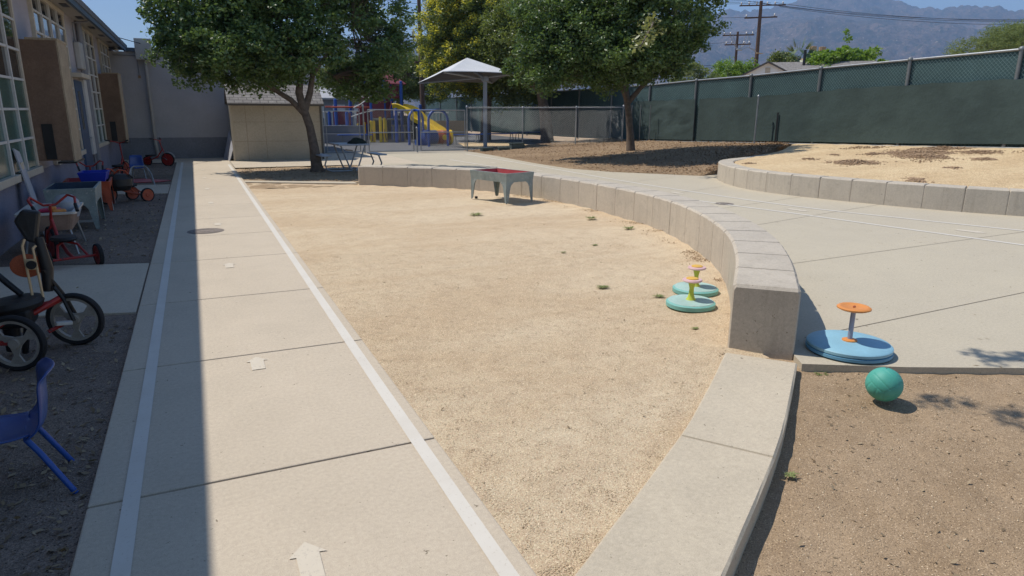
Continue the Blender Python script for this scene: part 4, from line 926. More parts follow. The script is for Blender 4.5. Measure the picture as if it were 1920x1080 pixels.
# neighbour's house
t = thing('house','small white gabled house with grey shingle roof beyond the green fence','house',(44.55,45.0,.35),R(-45))
b = MB(); b.add([(-2.6,0,0),(2.2,0,0),(2.2,0,4.25),(0,0,5.35),(-2.6,0,4.05),(-2.6,3.2,0),(2.2,3.2,0),(2.2,3.2,4.25),(0,3.2,5.35),(-2.6,3.2,4.05)],[(0,1,2,3,4),(5,9,8,7,6),(0,4,9,5),(1,6,7,2)]); b.build('gable_wall','housew',t)
b = MB(); b.cbox((0,-.02,4.75),(.4,.05,.45)); b.build('gable_vent','trim',t)
b = MB(); b.box(2.2,9,1.2,7,0,4.3); b.build('wall','housew',t)
for x1,z1 in ((-3.1,3.85),(2.6,4.12)):
    b = MB(); b.add([(0,-.4,5.50),(x1,-.4,z1),(x1,4.2,z1),(0,4.2,5.50),(0,-.4,5.36),(x1,-.4,z1-.14),(x1,4.2,z1-.14),(0,4.2,5.36)],[(0,1,2,3),(4,7,6,5),(0,4,5,1),(1,5,6,2),(2,6,7,3),(3,7,4,0)]); b.build('roof','shingle',t)
b = MB(); b.add([(.3,.8,4.3),(9.2,.8,4.3),(8.6,4.2,5.62),(.3,4.2,5.62),(.3,7.5,4.3),(9.2,7.5,4.3)],[(0,1,2,3),(3,2,5,4),(1,5,2)]); b.build('roof','shingle',t,solid=.1)
b = MB(); b.tube([(2.9,3.4,5.2),(2.9,3.4,6.6)],.12,8); b.build('chimney_pipe','black',t)
b = MB(); b.add([(5.2,1.7,4.70),(6.4,1.7,4.70),(6.4,2.5,5.02),(5.2,2.5,5.02)],[(0,1,2,3)]); b.build('skylight','black',t,solid=.06)
# red tiled roof ridge caps showing in the green tree
t = thing('red_roof_house','tan house with terracotta chimney pots showing between the palm and the green tree','house',(63,56,0))
b = MB(); b.box(60.5,66,55,59,0,6.6); b.build('wall','tan',t,world=True)
b = MB(); b.add([(60,54.5,6.5),(66.5,54.5,6.5),(66.5,59.5,6.5),(60,59.5,6.5),(62,57,7.6),(64.6,57,7.6)],[(0,1,5,4),(1,2,5),(2,3,4,5),(3,0,4),(0,3,2,1)]); r_ = b.build('roof','clod',t,world=True)
for x in (62.6,64.0):
    b = MB(); b.lathe([(.25,7.2),(.28,8.2),(.38,8.3),(.38,8.7),(.1,8.75)],10,(x,56.9,0)); b.build('chimney','clod',r_)
# long grey building beyond the playground
t = thing('far_building','low grey building with a pale roof beyond the playground','building',(13,66,0))
b = MB(); b.box(4,17,64,72,0,2.6); b.build('wall','stucco_low',t,world=True)
b = MB(); b.add([(3.5,63.4,2.6),(17.6,63.4,2.6),(17.6,68,4.3),(3.5,68,4.3)],[(0,1,2,3)]); b.build('roof','stucco',t,world=True,solid=.15)
b = MB()
for x in np.arange(6,15,1.9): b.box(x,x+1.1,63.95,64.0,.9,2.1)
b.build('window','trimw',t,world=True)
# white railings seen through the left gate
t = thing('white_railing','white metal railing across the back of the playground','railing',(8.5,45,0))
b = MB()
for x in np.arange(7.2,16,.24): b.tube([(x,45,.2),(x,45,1.5)],.025,5)
b.build('baluster','whitep',t,world=True)
b = MB(); b.tube([(7.0,45,1.5),(16,45,1.5)],.04,6); b.tube([(7.0,45,.3),(16,45,.3)],.03,6); b.build('rail','whitep',t,world=True)
b = MB(); b.box(4.6,8.15,35.6,35.9,-.05,.46); b.box(4.6,8.15,36.1,36.4,-.05,.80); b.box(4.55,8.2,36.05,36.45,.80,.86); o = b.build('low_wall','stucco_low'); tag(o,'low stepped grey wall behind the left gate','wall')
b = MB(); b.box(12.2,16.5,43,43.3,-.05,1.0); o = b.build('brick_wall','redin' if False else 'clod'); tag(o,'low reddish wall behind the yellow slide','wall')

# ------------------------------------------------------------------ play structure
t = thing('play_structure','coloured climbing structure with yellow wave slide beyond the gates','play structure',(9.8,37.5,0))
def post(x,y,z,m,r=.085,nm='post',par=None):
    b = MB(); b.tube([(x,y,0),(x,y,z)],r,12); b.lathe([(r,z),(r*.9,z+.04),(.01,z+.06)],12,(x,y,0)); return b.build(nm,m,par or t,world=(par is None),smooth=True)
for x,y,z in ((7.0,37.5,2.15),(7.95,38.3,2.15),(6.9,38.9,1.5),(7.35,36.4,1.5),(8.75,36.8,2.6),(9.45,36.8,3.2),(8.9,38.6,3.2),(10.35,36.6,3.1),(10.3,38.4,3.1),(11.4,36.6,1.9),(9.7,35.4,1.7)): post(x,y,z,'bluem')
for x,y,z in ((9.0,36.0,1.25),(9.22,36.0,1.2),(9.35,36.3,1.1),(8.55,36.2,1.05),(8.72,36.3,1.05),(8.05,37.0,.9),(8.35,36.9,.95),(10.1,36.9,.8)): post(x,y,z,'yellow',.075,'yellow_post')
b = MB(); b.box(9.0,12.2,38.9,39.0,.0,1.35); b.build('dark_backdrop','stucco_low' if False else 'black',t,world=True)  # black sheet added as a dark background behind and under the slide
b = MB(); b.box(8.75,10.4,36.7,38.6,1.12,1.2); b.build('platform','steeld',t,world=True)
b = MB(); b.box(6.95,8.0,37.4,39.0,.72,.80); b.build('platform','steeld',t,world=True)
for (x0,x1,y,z0,z1) in ((8.78,9.42,36.72,1.25,2.2),(9.5,10.3,38.5,1.25,2.3),(8.8,9.4,38.5,1.3,2.7),(7.05,7.9,38.6,.85,1.55),(8.2,8.75,37.2,.9,2.3),(8.2,8.7,38.0,.1,1.6),(9.6,10.3,36.9,2.25,2.9),(7.4,7.55,36.4,.5,1.5)):
    b = MB(); b.cbox(((x0+x1)/2,y,(z0+z1)/2),(x1-x0,.06,z1-z0)); 
    b.build('panel','maroon',t,world=True,bev=.02)
for (a,c) in (((6.7,36.9,1.78),(8.9,37.0,1.78)),((6.7,38.9,1.8),(8.6,38.9,1.8)),((8.7,36.8,2.35),(10.4,36.7,2.35))):
    b = MB(); b.tube([a,c],.045,8); b.build('top_rail','redo' if a[2]<2 else 'maroon',t,world=True)
for k,(x,y) in enumerate(((8.25,36.4),(8.5,36.3),(8.15,36.7),(9.5,36.1))):   # squiggle climbers
    b = MB(); b.tube([(x+.16*math.sin(s*2.2+k)+ (1.9-s)*-.04*k,y-.12*(1.9-s),s) for s in np.linspace(.05,2.1,26)],.025,7); b.build('climber','maroon',t,world=True,smooth=True)
b = MB(); b.tube([(7.7,36.3,1.75),(8.1,36.3,1.95),(8.6,36.4,2.3),(9.0,36.6,2.9)],.03,7); b.tube([(7.6,36.5,1.3),(8.2,36.4,1.5),(8.9,36.6,1.65)],.03,7); b.build('handrail','whitep',t,world=True,smooth=True)
for i in range(6):
    b = MB(); x = 9.75+i*.31; b.tube([(x,36.2,.08),(x,36.2,.85)],.05,8); b.tube([(x-.1,36.2,.85),(x+.1,36.2,.85)],.04,8); b.build('step_post','steeld',t,world=True)
b = MB(); b.add([(9.0,36.8,3.0),(10.6,36.5,3.0),(10.6,38.7,3.0),(8.8,38.7,3.0),(9.8,37.6,3.75)],[(0,1,4),(1,2,4),(2,3,4),(3,0,4)]); b.build('roof','maroon',t,world=True,solid=.05)
# wave slide, two lanes
def slide(y0,z0,lab=None):
    c = spline([(9.95,36.2,1.72),(10.25,36.0,1.70),(10.6,35.7,1.50),(10.9,35.4,1.08),(11.2,35.1,.88),(11.5,34.8,.62),(11.75,34.5,.36),(12.1,34.2,.28)],.1); b = MB(); n = len(c); prof = [(-.8,.22),(-.74,.25),(-.68,.04),(-.36,0),(-.06,.04),(0,.16),(.06,.04),(.36,.0),(.68,.04),(.74,.25),(.8,.22)]
    T = np.gradient(c,axis=0); T/=np.linalg.norm(T,axis=1)[:,None]; S_ = np.cross(T,[0,0,1.]); S_/=np.linalg.norm(S_,axis=1)[:,None]; U_ = np.cross(S_,T); k = len(prof); vs = []
    for i in range(n):
        for u,v in prof: vs.append(tuple(c[i]+S_[i]*u+U_[i]*v))
    b.add(vs,[(i*k+j,i*k+j+1,(i+1)*k+j+1,(i+1)*k+j) for i in range(n-1) for j in range(k-1)]); return b.build('slide','yellow',t,world=True,smooth=True,solid=.03)
slide(0,0)
b = MB(); b.tube([(11.7,34.6,.3),(11.7,34.6,0)],.05,8); b.tube([(10.9,35.4,1.0),(10.9,35.4,0)],.05,8); b.build('slide_leg','bluem',t,world=True)
# arch climber
t2_ = thing('arch_climber','blue tubular arches with a top beam in front of the yellow slide','climbing frame',(10.3,31.8,0))
def arch(x0,y0,x1,y1,h,r=.06):
    b = MB(); cx_,cy_ = (x0+x1)/2,(y0+y1)/2; hw = .5; pts = [(x0,y0,0),(x0,y0,h-.5)]
    for a_ in np.linspace(0,math.pi,13)[1:-1]: pts.append((cx_+(x0-cx_)*math.cos(a_),cy_+(y0-cy_)*math.cos(a_),h-.5+.5*math.sin(a_)))
    pts += [(x1,y1,h-.5),(x1,y1,0)]; b.tube(pts,r,12); b.build('arch','bluem',t2_,world=True,smooth=True)
arch(9.55,32.6,10.45,33.2,1.66); arch(10.0,30.9,11.05,31.2,1.68)
b = MB(); b.tube([(9.95,33.0,1.64),(10.5,31.0,1.66)],.05,10); b.tube([(9.98,32.3,1.64),(9.98,32.3,0)],.06,10); b.tube([(9.9,33.0,1.66),(9.3,33.6,1.62)],.04,8); b.build('beam','bluem',t2_,world=True,smooth=True)
t3_ = thing('tunnel_crawler','blue and red play tunnel with a yellow end ring under the slide','play tunnel',(10.9,32.4,0))
for m_,xa,xb,r_ in (('blue',10.25,11.0,.34),('redo',11.02,11.62,.33)):
    b = MB(); b.lathe([(r_-.04,xa),(r_,xa+.03),(r_,xa+.2),(r_+.03,xa+.24),(r_,xa+.28),(r_,xb-.05),(r_-.04,xb)],28,(0,32.7,.36),'X'); b.build('barrel',m_,t3_,world=True,smooth=True)
b = MB(); b.lathe([(.2,11.62),(.36,11.64),(.36,11.74),(.2,11.76)],24,(0,32.7,.36),'X'); b.build('end_ring','yellow',t3_,world=True,smooth=True)
b = MB(); b.tube([(11.3,32.36,.36),(11.3,32.34,.36)],.13,16); b.build('porthole','yellow',t3_,world=True)
b = MB(); b.cbox((10.1,32.5,.12),(.5,.4,.24)); b.cbox((10.02,32.4,.28),(.3,.3,.1)); o = b.build('play_step','bluem',bev=.02); tag(o,'small blue step block at the foot of the blue arch','play step')
# benches and blue tables beyond the chain link
def bench(x,y,rz,L_,lab,m='bluem'):
    t = thing('picnic_bench',lab,'bench',(x,y,0),rz,'blue benches beyond the chain-link fence')
    b = MB(); b.box(-L_/2,L_/2,-.16,.16,.42,.47); b.build('seat',m,t,bev=.01)
    for s in (-1,1):
        b = MB(); b.tube([(s*L_*.36,-.18,0),(s*L_*.36,-.1,.42),(s*L_*.36,.1,.42),(s*L_*.36,.18,0)],.022,8); b.build('leg','steeld',t)
for a_ in ((12.9,33.6,.15,1.9,'short blue bench left of the tall grey pole beyond the fence'),(15.2,34.5,.15,2.2,'blue bench right behind the tall grey pole'),(18.0,36.4,.2,2.6,'long blue bench in the deep shade by the green fence'),(7.3,34.4,.0,1.7,'blue bench low behind the left gate')): bench(*a_)

# ------------------------------------------------------------------ shade canopy
t = thing('shade_canopy','grey fabric pyramid canopy on one tall pole beyond the chain-link fence','shade canopy',(11.85,28.5,0))
b = MB(); b.tube([(11.86,28.5,-.1),(11.86,28.5,2.98)],.09,18); b.build('pole','umbp',t,world=True,smooth=True)
b = MB(); b.lathe([(.095,2.88),(.16,2.92),(.16,3.0),(.13,3.12),(.02,3.15)],18,(11.86,28.5,0)); b.build('pole_cap','umbp',t,world=True,smooth=True)
ap = Vector((11.45,29.6,3.93)); co_ = [Vector((9.6,27.6,3.20)),Vector((13.0,27.8,3.22)),Vector((13.6,31.7,2.98)),Vector((9.85,31.9,2.90))]
b = MB(); n_ = 12
for i in range(4):
    A_,B_ = co_[i],co_[(i+1)%4]; base = len(b.v); vs=[]; 
    for u in range(n_+1):
        for v in range(n_+1):
            e_ = A_.lerp(B_,v/n_); p = ap.lerp(e_,u/n_); s_ = v/n_; p += Vector((0,0,-.14*math.sin(math.pi*s_)*(u/n_)*.6*(1-.3*u/n_))); c_ = (co_[0]+co_[2])/2; 
            p += (Vector((c_.x,c_.y,p.z))-p)*(.07*math.sin(math.pi*s_)*(u/n_)); p.z += .10*math.sin(math.pi*s_)*(u/n_)**3; vs.append(p)
    b.add(vs,[(u*(n_+1)+v,u*(n_+1)+v+1,(u+1)*(n_+1)+v+1,(u+1)*(n_+1)+v) for u in range(n_) for v in range(n_)])
b.build('canopy','umb',t,world=True,smooth=True,solid=.012)
b.v = [(x,y,z-.02) for x,y,z in b.v]; b.build('underside_shade','underside_shade',t,world=True,smooth=True)  # added sheet just below the fabric, carries the painted underside shade
for c_ in co_:
    b = MB(); b.tube([Vector((11.7,28.9,3.05)),ap.lerp(c_,.96)-Vector((0,0,.05))],.04,8); b.build('rafter','umbp',t,world=True)
b = MB(); b.tube([(11.86,28.5,3.05),(11.6,29.2,3.35),ap-Vector((0,0,.06))],.07,10); b.build('arm','umbp',t,world=True)

# ================================================================== YARD FURNITURE
# picnic table under the left oak
t = thing('picnic_table','blue-grey metal picnic table with side benches in the shade of the left oak','picnic table',(3.93,19.35,0),.08)
b = MB(); b.box(-.44,.44,-.5,.5,.70,.745); b.build('table_top','umbp',t,bev=.012)
for s in (-1,1):
    b = MB(); b.box(s*.78-.14,s*.78+.14,-.5,.5,.42,.455); b.build('seat','umbp',t,bev=.01)
for y in (-.36,.36):
    for s in (-1,1):
        b = MB(); b.tube([(s*.34,y,.70),(s*.12,y,.10),(s*.05,y,.02),(s*.7,y,.02),(s*.76,y,.06),(s*.78,y,.12),(s*.78,y,.42)][0:3],.022,8)
        b.tube([(s*.06,y,.02),(s*.62,y,.02),(s*.74,y,.06),(s*.80,y,.2),(s*.74,y,.36),(s*.72,y,.42)],.022,8); b.build('leg','steel',t,smooth=True)
b = MB(); b.tube([(0,-.36,.55),(0,.36,.55)],.02,8); b.build('brace','steel',t)
b = MB()
vs = []; nu,nv_ = 18,10
for i in range(nv_+1):
    for j in range(nu):
        a_ = j/nu*6.283; ph = i/nv_*math.pi*.5; r_ = math.cos(ph)*(1+.25*math.sin(3*a_+1)+.1*math.sin(7*a_)); vs.append((.24*r_*math.cos(a_),.15*r_*math.sin(a_),.13*math.sin(ph)*(1+.3*math.sin(2*a_))))
b.add(vs,[(i*nu+j,i*nu+(j+1)%nu,(i+1)*nu+(j+1)%nu,(i+1)*nu+j) for i in range(nv_) for j in range(nu)]+[tuple(range(nu))[::-1]])
o = b.build('dark_jacket','cloth',smooth=True); o.location = (4.08,19.12,.745); tag(o,'crumpled dark cloth lying on the blue-grey picnic table','jacket')

# galvanised trough tables
def trough(label, loc, rz, LX, LY, h, depth, mo, mi, splay=.05, name='sand_table', grp=None, legm=None, open_=True, topin=.03):
    t = thing(name,label,'play table',loc,rz,grp); b = MB(); x,y = LX/2,LY/2; k=.03
    def fr(z,g_): return [(-x+g_,-y+g_,z),(x-g_,-y+g_,z),(x-g_,y-g_,z),(-x+g_,y-g_,z)]
    z0 = h-depth; vs = fr(z0,.02)+fr(h,0)+fr(h,topin)+fr(z0+.02,topin+.01)
    b.add(vs,[(0,3,2,1)]+[(i,(i+1)%4,4+(i+1)%4,4+i) for i in range(4)]+[(4+i,4+(i+1)%4,8+(i+1)%4,8+i) for i in range(4)]); b.build('trough',mo,t,bev=.004)
    b = MB(); v2 = [(p[0]*.997,p[1]*.997,p[2]) for p in fr(h-.004,topin)+fr(z0+.024,topin+.02)]
    b.add(v2,[(i,4+i,4+(i+1)%4,(i+1)%4) for i in range(4)]+[(4,5,6,7)]); b.build('tray',mi,t)
    for sx,sy in ((-1,-1),(1,-1),(1,1),(-1,1)):
        b = MB(); w0,w1 = .11,.045; X0,Y0 = sx*(x-.018),sy*(y-.018); dx,dy = sx*splay*.0,sy*splay*.0
        # L-shaped pressed leg, wide at the top with a curved gusset
        for (ax,ay) in ((1,0),(0,1)):
            ux,uy = -sx*ax,-sy*ay; th = .006
            prof = [(0,z0+.01),(.20,z0+.01),(.13,z0-.035),(w0*.9,z0-.09),(w1,.02),(0,.0)]
            f_ = [(X0+ux*u, Y0+uy*u, z) for u,z in prof]; nx_,ny_ = (0,-sy*th) if ax else (-sx*th,0)
            g_ = [(p[0]+nx_,p[1]+ny_,p[2]) for p in f_]; n=len(f_)
            b.add(f_+g_,[tuple(range(n)),tuple(range(n,2*n))[::-1]]+[(i,(i+1)%n,n+(i+1)%n,n+i) for i in range(n)])
        b.build('leg',legm or mo,t)
    return t
trough('square galvanised trough table with a faded red tray against the seat wall',(5.27,11.86,-.015),R(17),.70,1.08,.56,.17,'galvteal','redin',name='sand_table')
for (x,y) in ((4.93,12.32),): 
    b = MB(); b.lathe([(.03,-.02),(.03,.02)],12,(x,y,.0),'Z'); o = b.build('caster','black'); tag(o,'black caster lying at the back foot of the galvanised trough table','caster')
# the three tables along the classroom wall
t = thing('water_table','white rimmed tub table filled with bright toys beside the red tricycle','play table',(-1.66,9.72,-.04),.04)
b = MB(); x,y = .30,.50
def rect(z,g_,r_=.05):
    pts=[]
    for cx_,cy_,a0 in ((x-g_-r_,y-g_-r_,0),(-x+g_+r_,y-g_-r_,90),(-x+g_+r_,-y+g_+r_,180),(x-g_-r_,-y+g_+r_,270)):
        for k in range(4): a_=R(a0+30*k); pts.append((cx_+r_*math.cos(a_),cy_+r_*math.sin(a_),z))
    return pts
rs = [rect(.30,.07),rect(.49,.03),rect(.49,0),rect(.515,0),rect(.515,.05),rect(.36,.09)]; n=16; vs=[p for r_ in rs for p in r_]
b.add(vs,[(i*n+j,i*n+(j+1)%n,(i+1)*n+(j+1)%n,(i+1)*n+j) for i in range(1,5) for j in range(n)]+[tuple(5*n+j for j in range(n))]); b.build('rim','whitep',t)
b = MB(); b.add([p for r_ in rs[:2] for p in r_],[(j,(j+1)%n,n+(j+1)%n,n+j) for j in range(n)]+[tuple(range(n))[::-1]]); b.build('tub','tubside',t)
for sx in (-1,1):
    for sy in (-1,1):
        b = MB(); b.tube([(sx*.2,sy*.38,.32),(sx*.26,sy*.45,0)],.014,8); b.build('leg','steel',t)
def blob(name,label,cat,loc,s,m,rz=0):
    b = MB(); b.lathe([(.001,0),(.8,.05),(1,.35),(.92,.7),(.55,.95),(.001,1)],24); o = b.build(name,m,smooth=True); o.location=loc; o.scale=s; o.rotation_euler=(0,0,rz); return tag(o,label,cat)
blob('ball','blue and white ball in the white tub','ball',(-1.52,9.86,.33),(.155,.155,.29),'umbp')
b = MB(); b.cbox((0,0,.03),(.34,.20,.05),.1,.1); b.cbox((.05,.03,.08),(.2,.16,.04),-.2); o = b.build('toy_tray','pink',bev=.02); o.location=(-1.68,9.45,.40); tag(o,'bright pink plastic toy tray in the white tub','toy')
b = MB(); b.cbox((0,0,.02),(.14,.10,.05),.3); b.cbox((-.06,.0,.06),(.08,.06,.04),.1); o = b.build('toy_truck','orange',bev=.015); o.location=(-1.53,9.40,.45); tag(o,'small orange and yellow toy on the pink tray','toy')
t = trough('grey-green galvanised trough table with a navy tray, between the white tub and the red table',(-1.66,11.62,-.04),.03,.62,1.05,.60,.22,'galvteal','tealin',name='water_table')
b = MB(); b.box(-.29,.29,-.5,-.47,.12,.15); b.build('brace','steel',t)
t = trough('red rimmed table at the classroom door carrying a bright blue bin',(-1.72,13.6,-.04),.05,.70,.95,.50,.12,'redo','redin',name='water_table',legm='redo')
for sx,sy in ((1,-1),(1,1)):
    b = MB(); b.tube([(sx*.30,sy*.42,.42),(sx*.33,sy*.44,.0)],.016,8); b.build('tube_leg','steel',t)
b = MB(); b.add([(-.17,-.25,0),(.17,-.25,0),(.17,.25,0),(-.17,.25,0),(-.21,-.29,.15),(.21,-.29,.15),(.21,.29,.15),(-.21,.29,.15),(-.19,-.27,.15),(.19,-.27,.15),(.19,.27,.15),(-.19,.27,.15),(-.155,-.235,.01),(.155,-.235,.01),(.155,.235,.01),(-.155,.235,.01)],
  [(0,3,2,1)]+[(i+4*r_,(i+1)%4+4*r_,4+(i+1)%4+4*r_,4+i+4*r_) for r_ in range(3) for i in range(4)]+[(12,13,14,15)]); o = b.build('storage_bin','bluebin',bev=.005); o.location=(-1.6,13.45,.46); tag(o,'bright blue plastic bin standing on the red table','bin')
# board leaning on the big window
b = MB(); b.add([(-2.02,10.2,.02),(-1.92,10.0,.02),(-2.12,11.1,1.12),(-2.12,11.32,1.05)],[(0,1,2,3)])
b = MB(); b.cbox((0,0,.55),(.02,.24,1.22)); o = b.build('leaning_board','board',bev=.003); o.location = (-1.93,10.75,.0); o.rotation_euler = (R(-14),R(-12),0); tag(o,'pale grey board leaning against the near window beside the white tub','board')
b = MB(); b.cbox((0,0,0),(.06,.14,.10)); o = b.build('small_box','trim',bev=.006); o.location = (-2.13,10.95,.90); tag(o,'small cream box sitting on the near window sill','box')

# ------------------------------------------------------------------ spinner seats
def spinner(label, loc, rz, R_, hd, top, stem, seat, cap, rimm, zs, rs_, style):
    t = thing('spinner_seat',label,'spinner seat',loc,rz,'sit-and-spin discs on the playground')
    if style == 'blue':
        b = MB(); b.lathe([(R_-.03,0),(R_,.012),(R_,.032),(R_-.012,.036)],64); b.build('base_disc',rimm,t,smooth=True)
        b = MB(); b.lathe([(R_-.012,.037),(R_-.003,.042),(R_-.003,.060),(R_-.014,.070),(R_*.5,.078),(.001,.082)],64); b.build('turntable',top,t,smooth=True)
        b = MB(); b.lathe([(.052,.078),(.050,.088),(.03,.093),(.001,.094)],24); b.build('hub',cap,t,smooth=True)
        b = MB(); b.tube([(0,0,.085),(0,0,zs)],.0165,16); b.build('stem',stem,t,smooth=True)
        b = MB(); b.lathe([(.02,zs-.012),(rs_-.02,zs-.006),(rs_,zs+.004),(rs_,zs+.012),(rs_-.012,zs+.020),(rs_-.028,zs+.019),(rs_-.04,zs+.013),(.02,zs+.013),(.001,zs+.013)],40); s = b.build('seat',seat,t,smooth=True)
        b = MB(); b.cbox((0,0,zs+.016),(.035,.012,.008),.2); b.build('bolt','rustor',s)
    else:
        b = MB(); b.lathe([(R_-.02,0),(R_,.012),(R_,.045),(R_-.015,.056)],64); b.build('base_disc',rimm,t,smooth=True)
        b = MB(); b.lathe([(R_-.0155,.054),(R_-.02,.060),(R_*.4,.066),(.001,.067)],64); b.build('turntable',top,t,smooth=True)
        b = MB(); b.lathe([(.045,.064),(.032,.085),(.022,.12),(.020,.17),(.030,zs-.035),(.036,zs-.015)],24); b.build('stem',stem,t,smooth=True)
        b = MB(); b.lathe([(.04,zs-.018),(rs_-.01,zs-.012),(rs_,zs-.002),(rs_-.006,zs+.008),(rs_-.03,zs+.012),(.02,zs+.013)],40); s = b.build('seat',seat,t,smooth=True)
        b = MB(); b.lathe([(rs_*.62,zs+.010),(rs_*.6,zs+.018),(rs_*.4,zs+.024),(.001,zs+.025)],32); b.build('seat_pad',cap,s,smooth=True)
    return t
spinner('sky-blue spinner disc with an orange seat on the plaza beside the end block',(4.11,3.115,.0),.3,.285,.08,'bluedisc','lav','orange','orange','bluerim',.315,.112,'blue')
spinner('front teal spinner disc with lime stem and pink seat, the nearer of the sand pair',(3.875,4.56,-.03),.2,.215,.06,'tealdisc','lime','pinkw','yolk','tealrim',.245,.088,'t')
spinner('rear teal spinner disc with pink and amber seat, half hidden behind the front one',(4.235,4.93,-.03),1.2,.215,.06,'tealdisc','lime','pinkw','yolk','tealrim',.245,.088,'t')

# ------------------------------------------------------------------ green ball
def ballmat():
    m, n, b, L = nodes('sea_green_rubber'); b.inputs['Roughness'].default_value = .6
    t = noise(n, 9, 5, .6); c = mix(n, ramp(n,t.outputs[0],.3,.75).outputs[0], (.055,.33,.26), (.10,.42,.34)); t2 = noise(n,60,3,.8); c = mix(n, ramp(n,t2.outputs[0],.66,.7).outputs[0], c, (.10,.24,.2))
    L.new(c,b.inputs['Base Color']); bump(n,b,noise(n,160,2,.6).outputs[0],.25,.002); return m
M['ball'] = ballmat()
t = thing('play_ball','sea-green rubber ball lying on the brown dirt beside the plaza edge','ball',(3.686,2.516,.046))
bm = bmesh.new(); bmesh.ops.create_uvsphere(bm,u_segments=64,v_segments=40,radius=.104); me = bpy.data.meshes.new('skin'); 
# panel grooves: volleyball-like seams pressed into the skin
Rm = Matrix.Rotation(R(35),3,'Y') @ Matrix.Rotation(R(-28),3,'X')
bmesh.ops.subdivide_edges(bm,edges=bm.edges,cuts=1,use_grid_fill=True)
for v in bm.verts:
    p = (Rm @ v.co.normalized()); ax = max(range(3),key=lambda i: abs(p[i])); q = p/abs(p[ax]); s_ = q[(ax+1)%3]; u_ = q[(ax+2)%3]
    d_ = min(abs(s_-.34),abs(s_+.34),abs(abs(s_)-1),abs(abs(u_)-1)); g_ = math.exp(-(d_/.035)**2)
    v.co = v.co.normalized()*(.104-.0028*g_)
bm.to_mesh(me); bm.free(); me.materials.append(M['ball']); me.shade_smooth(); o = link('skin',me,t)
b = MB(); b.lathe([(.006,.0),(.004,.002),(.001,.002)],12,(0,0,.103)); b.build('valve','black',t)

# ------------------------------------------------------------------ chairs
def shell(m, t, w_=.32, sd=.30, bh=.27, sz=.31):
    # side profile from seat front over the bend to the back top; x forward
    prof = spline([(.17,sz-.03),(.15,sz),(.05,sz-.012),(-.08,sz-.012),(-.145,sz+.03),(-.165,sz+.11),(-.175,sz+.22),(-.195,sz+bh-.02),(-.215,sz+bh)],.012); n = len(prof); k = 13; vs=[]
    for i,(x_,z_) in enumerate(prof):
        f = i/(n-1); ww = w_*(1-.16*max(0,f-.5)*2)*(1-.10*math.exp(-((f-.42)/.07)**2)); rr = min(1,(1-f)/.07); ww *= .80+.2*math.sqrt(max(0,1-(1-rr)**2)); rf = min(1,f/.06); ww *= .86+.14*math.sqrt(max(0,1-(1-rf)**2))
        for j in range(k):
            s_ = -1+2*j/(k-1); cz = .022*s_*s_ if f<.45 else 0; cx_ = .03*s_*s_ if f>=.45 else 0
            vs.append((x_+cx_, s_*ww/2, z_+cz))
    b = MB(); b.add(vs,[(i*k+j,i*k+j+1,(i+1)*k+j+1,(i+1)*k+j) for i in range(n-1) for j in range(k-1)]); return b.build('shell',m,t,smooth=True,solid=.008)
def chair(label, loc, rz, legm, name='child_chair', sz=.31):
    t = thing(name,label,'chair',loc,rz,'small blue moulded chairs'); shell('blue',t,sz=sz)
    for sy in (-1,1):
        b = MB(); b.tube([(.10,sy*.11,sz-.02),(.14,sy*.14,sz-.08),(.19,sy*.165,0)],.0125,10); b.build('leg',legm,t,smooth=True)
        b = MB(); b.tube([(-.07,sy*.11,sz-.02),(-.11,sy*.14,sz-.08),(-.215,sy*.17,0)],.0125,10); b.build('leg',legm,t,smooth=True)
    b = MB(); b.tube([(.10,-.11,sz-.02),(.10,.11,sz-.02)],.0115,8); b.tube([(-.07,-.11,sz-.02),(-.07,.11,sz-.02)],.0115,8); b.build('seat_frame',legm,t)
    return t
chair('near blue chair with blue legs standing on the dark dirt, closest to the camera',(-.885,3.40,-.03),R(190),'bluem',sz=.30)
t = chair('far blue chair with pale tube legs at the far end of the dirt strip',(-1.33,18.9,-.03),R(-85),'steel',sz=.30)
# overturned chair frame and the pink mat
t = thing('chair_frame','bent bright steel chair frame standing at the edge of the concrete slab','chair frame',(-1.15,17.35,-.03))
b = MB(); b.tube([(-.25,-.1,0),(-.24,0,.25),(-.2,.06,.38),(-.14,.09,.42),(.08,.05,.42),(.13,.03,.38),(.2,-.05,.25),(.25,-.16,0)],.014,10); b.build('hoop','steel',t,smooth=True)
b = MB(); b.tube([(-.22,.3,0),(-.17,.2,.3),(-.14,.09,.42)],.012,8); b.tube([(.2,.3,0),(.12,.15,.3),(.08,.05,.42)],.012,8); b.build('back_strut','steel',t)
b = MB(); b.add([(0,0,.02),(.9,.05,.015),(1.15,.35,.01),(.55,.75,.03),(.1,.6,.04)],[(0,1,2,3,4)]); o = b.build('play_mat','pinkw' if False else 'redin',solid=.015); o.location=(-1.75,17.75,-.02); tag(o,'faded pink sheet lying on the dirt behind the chair frame','mat')

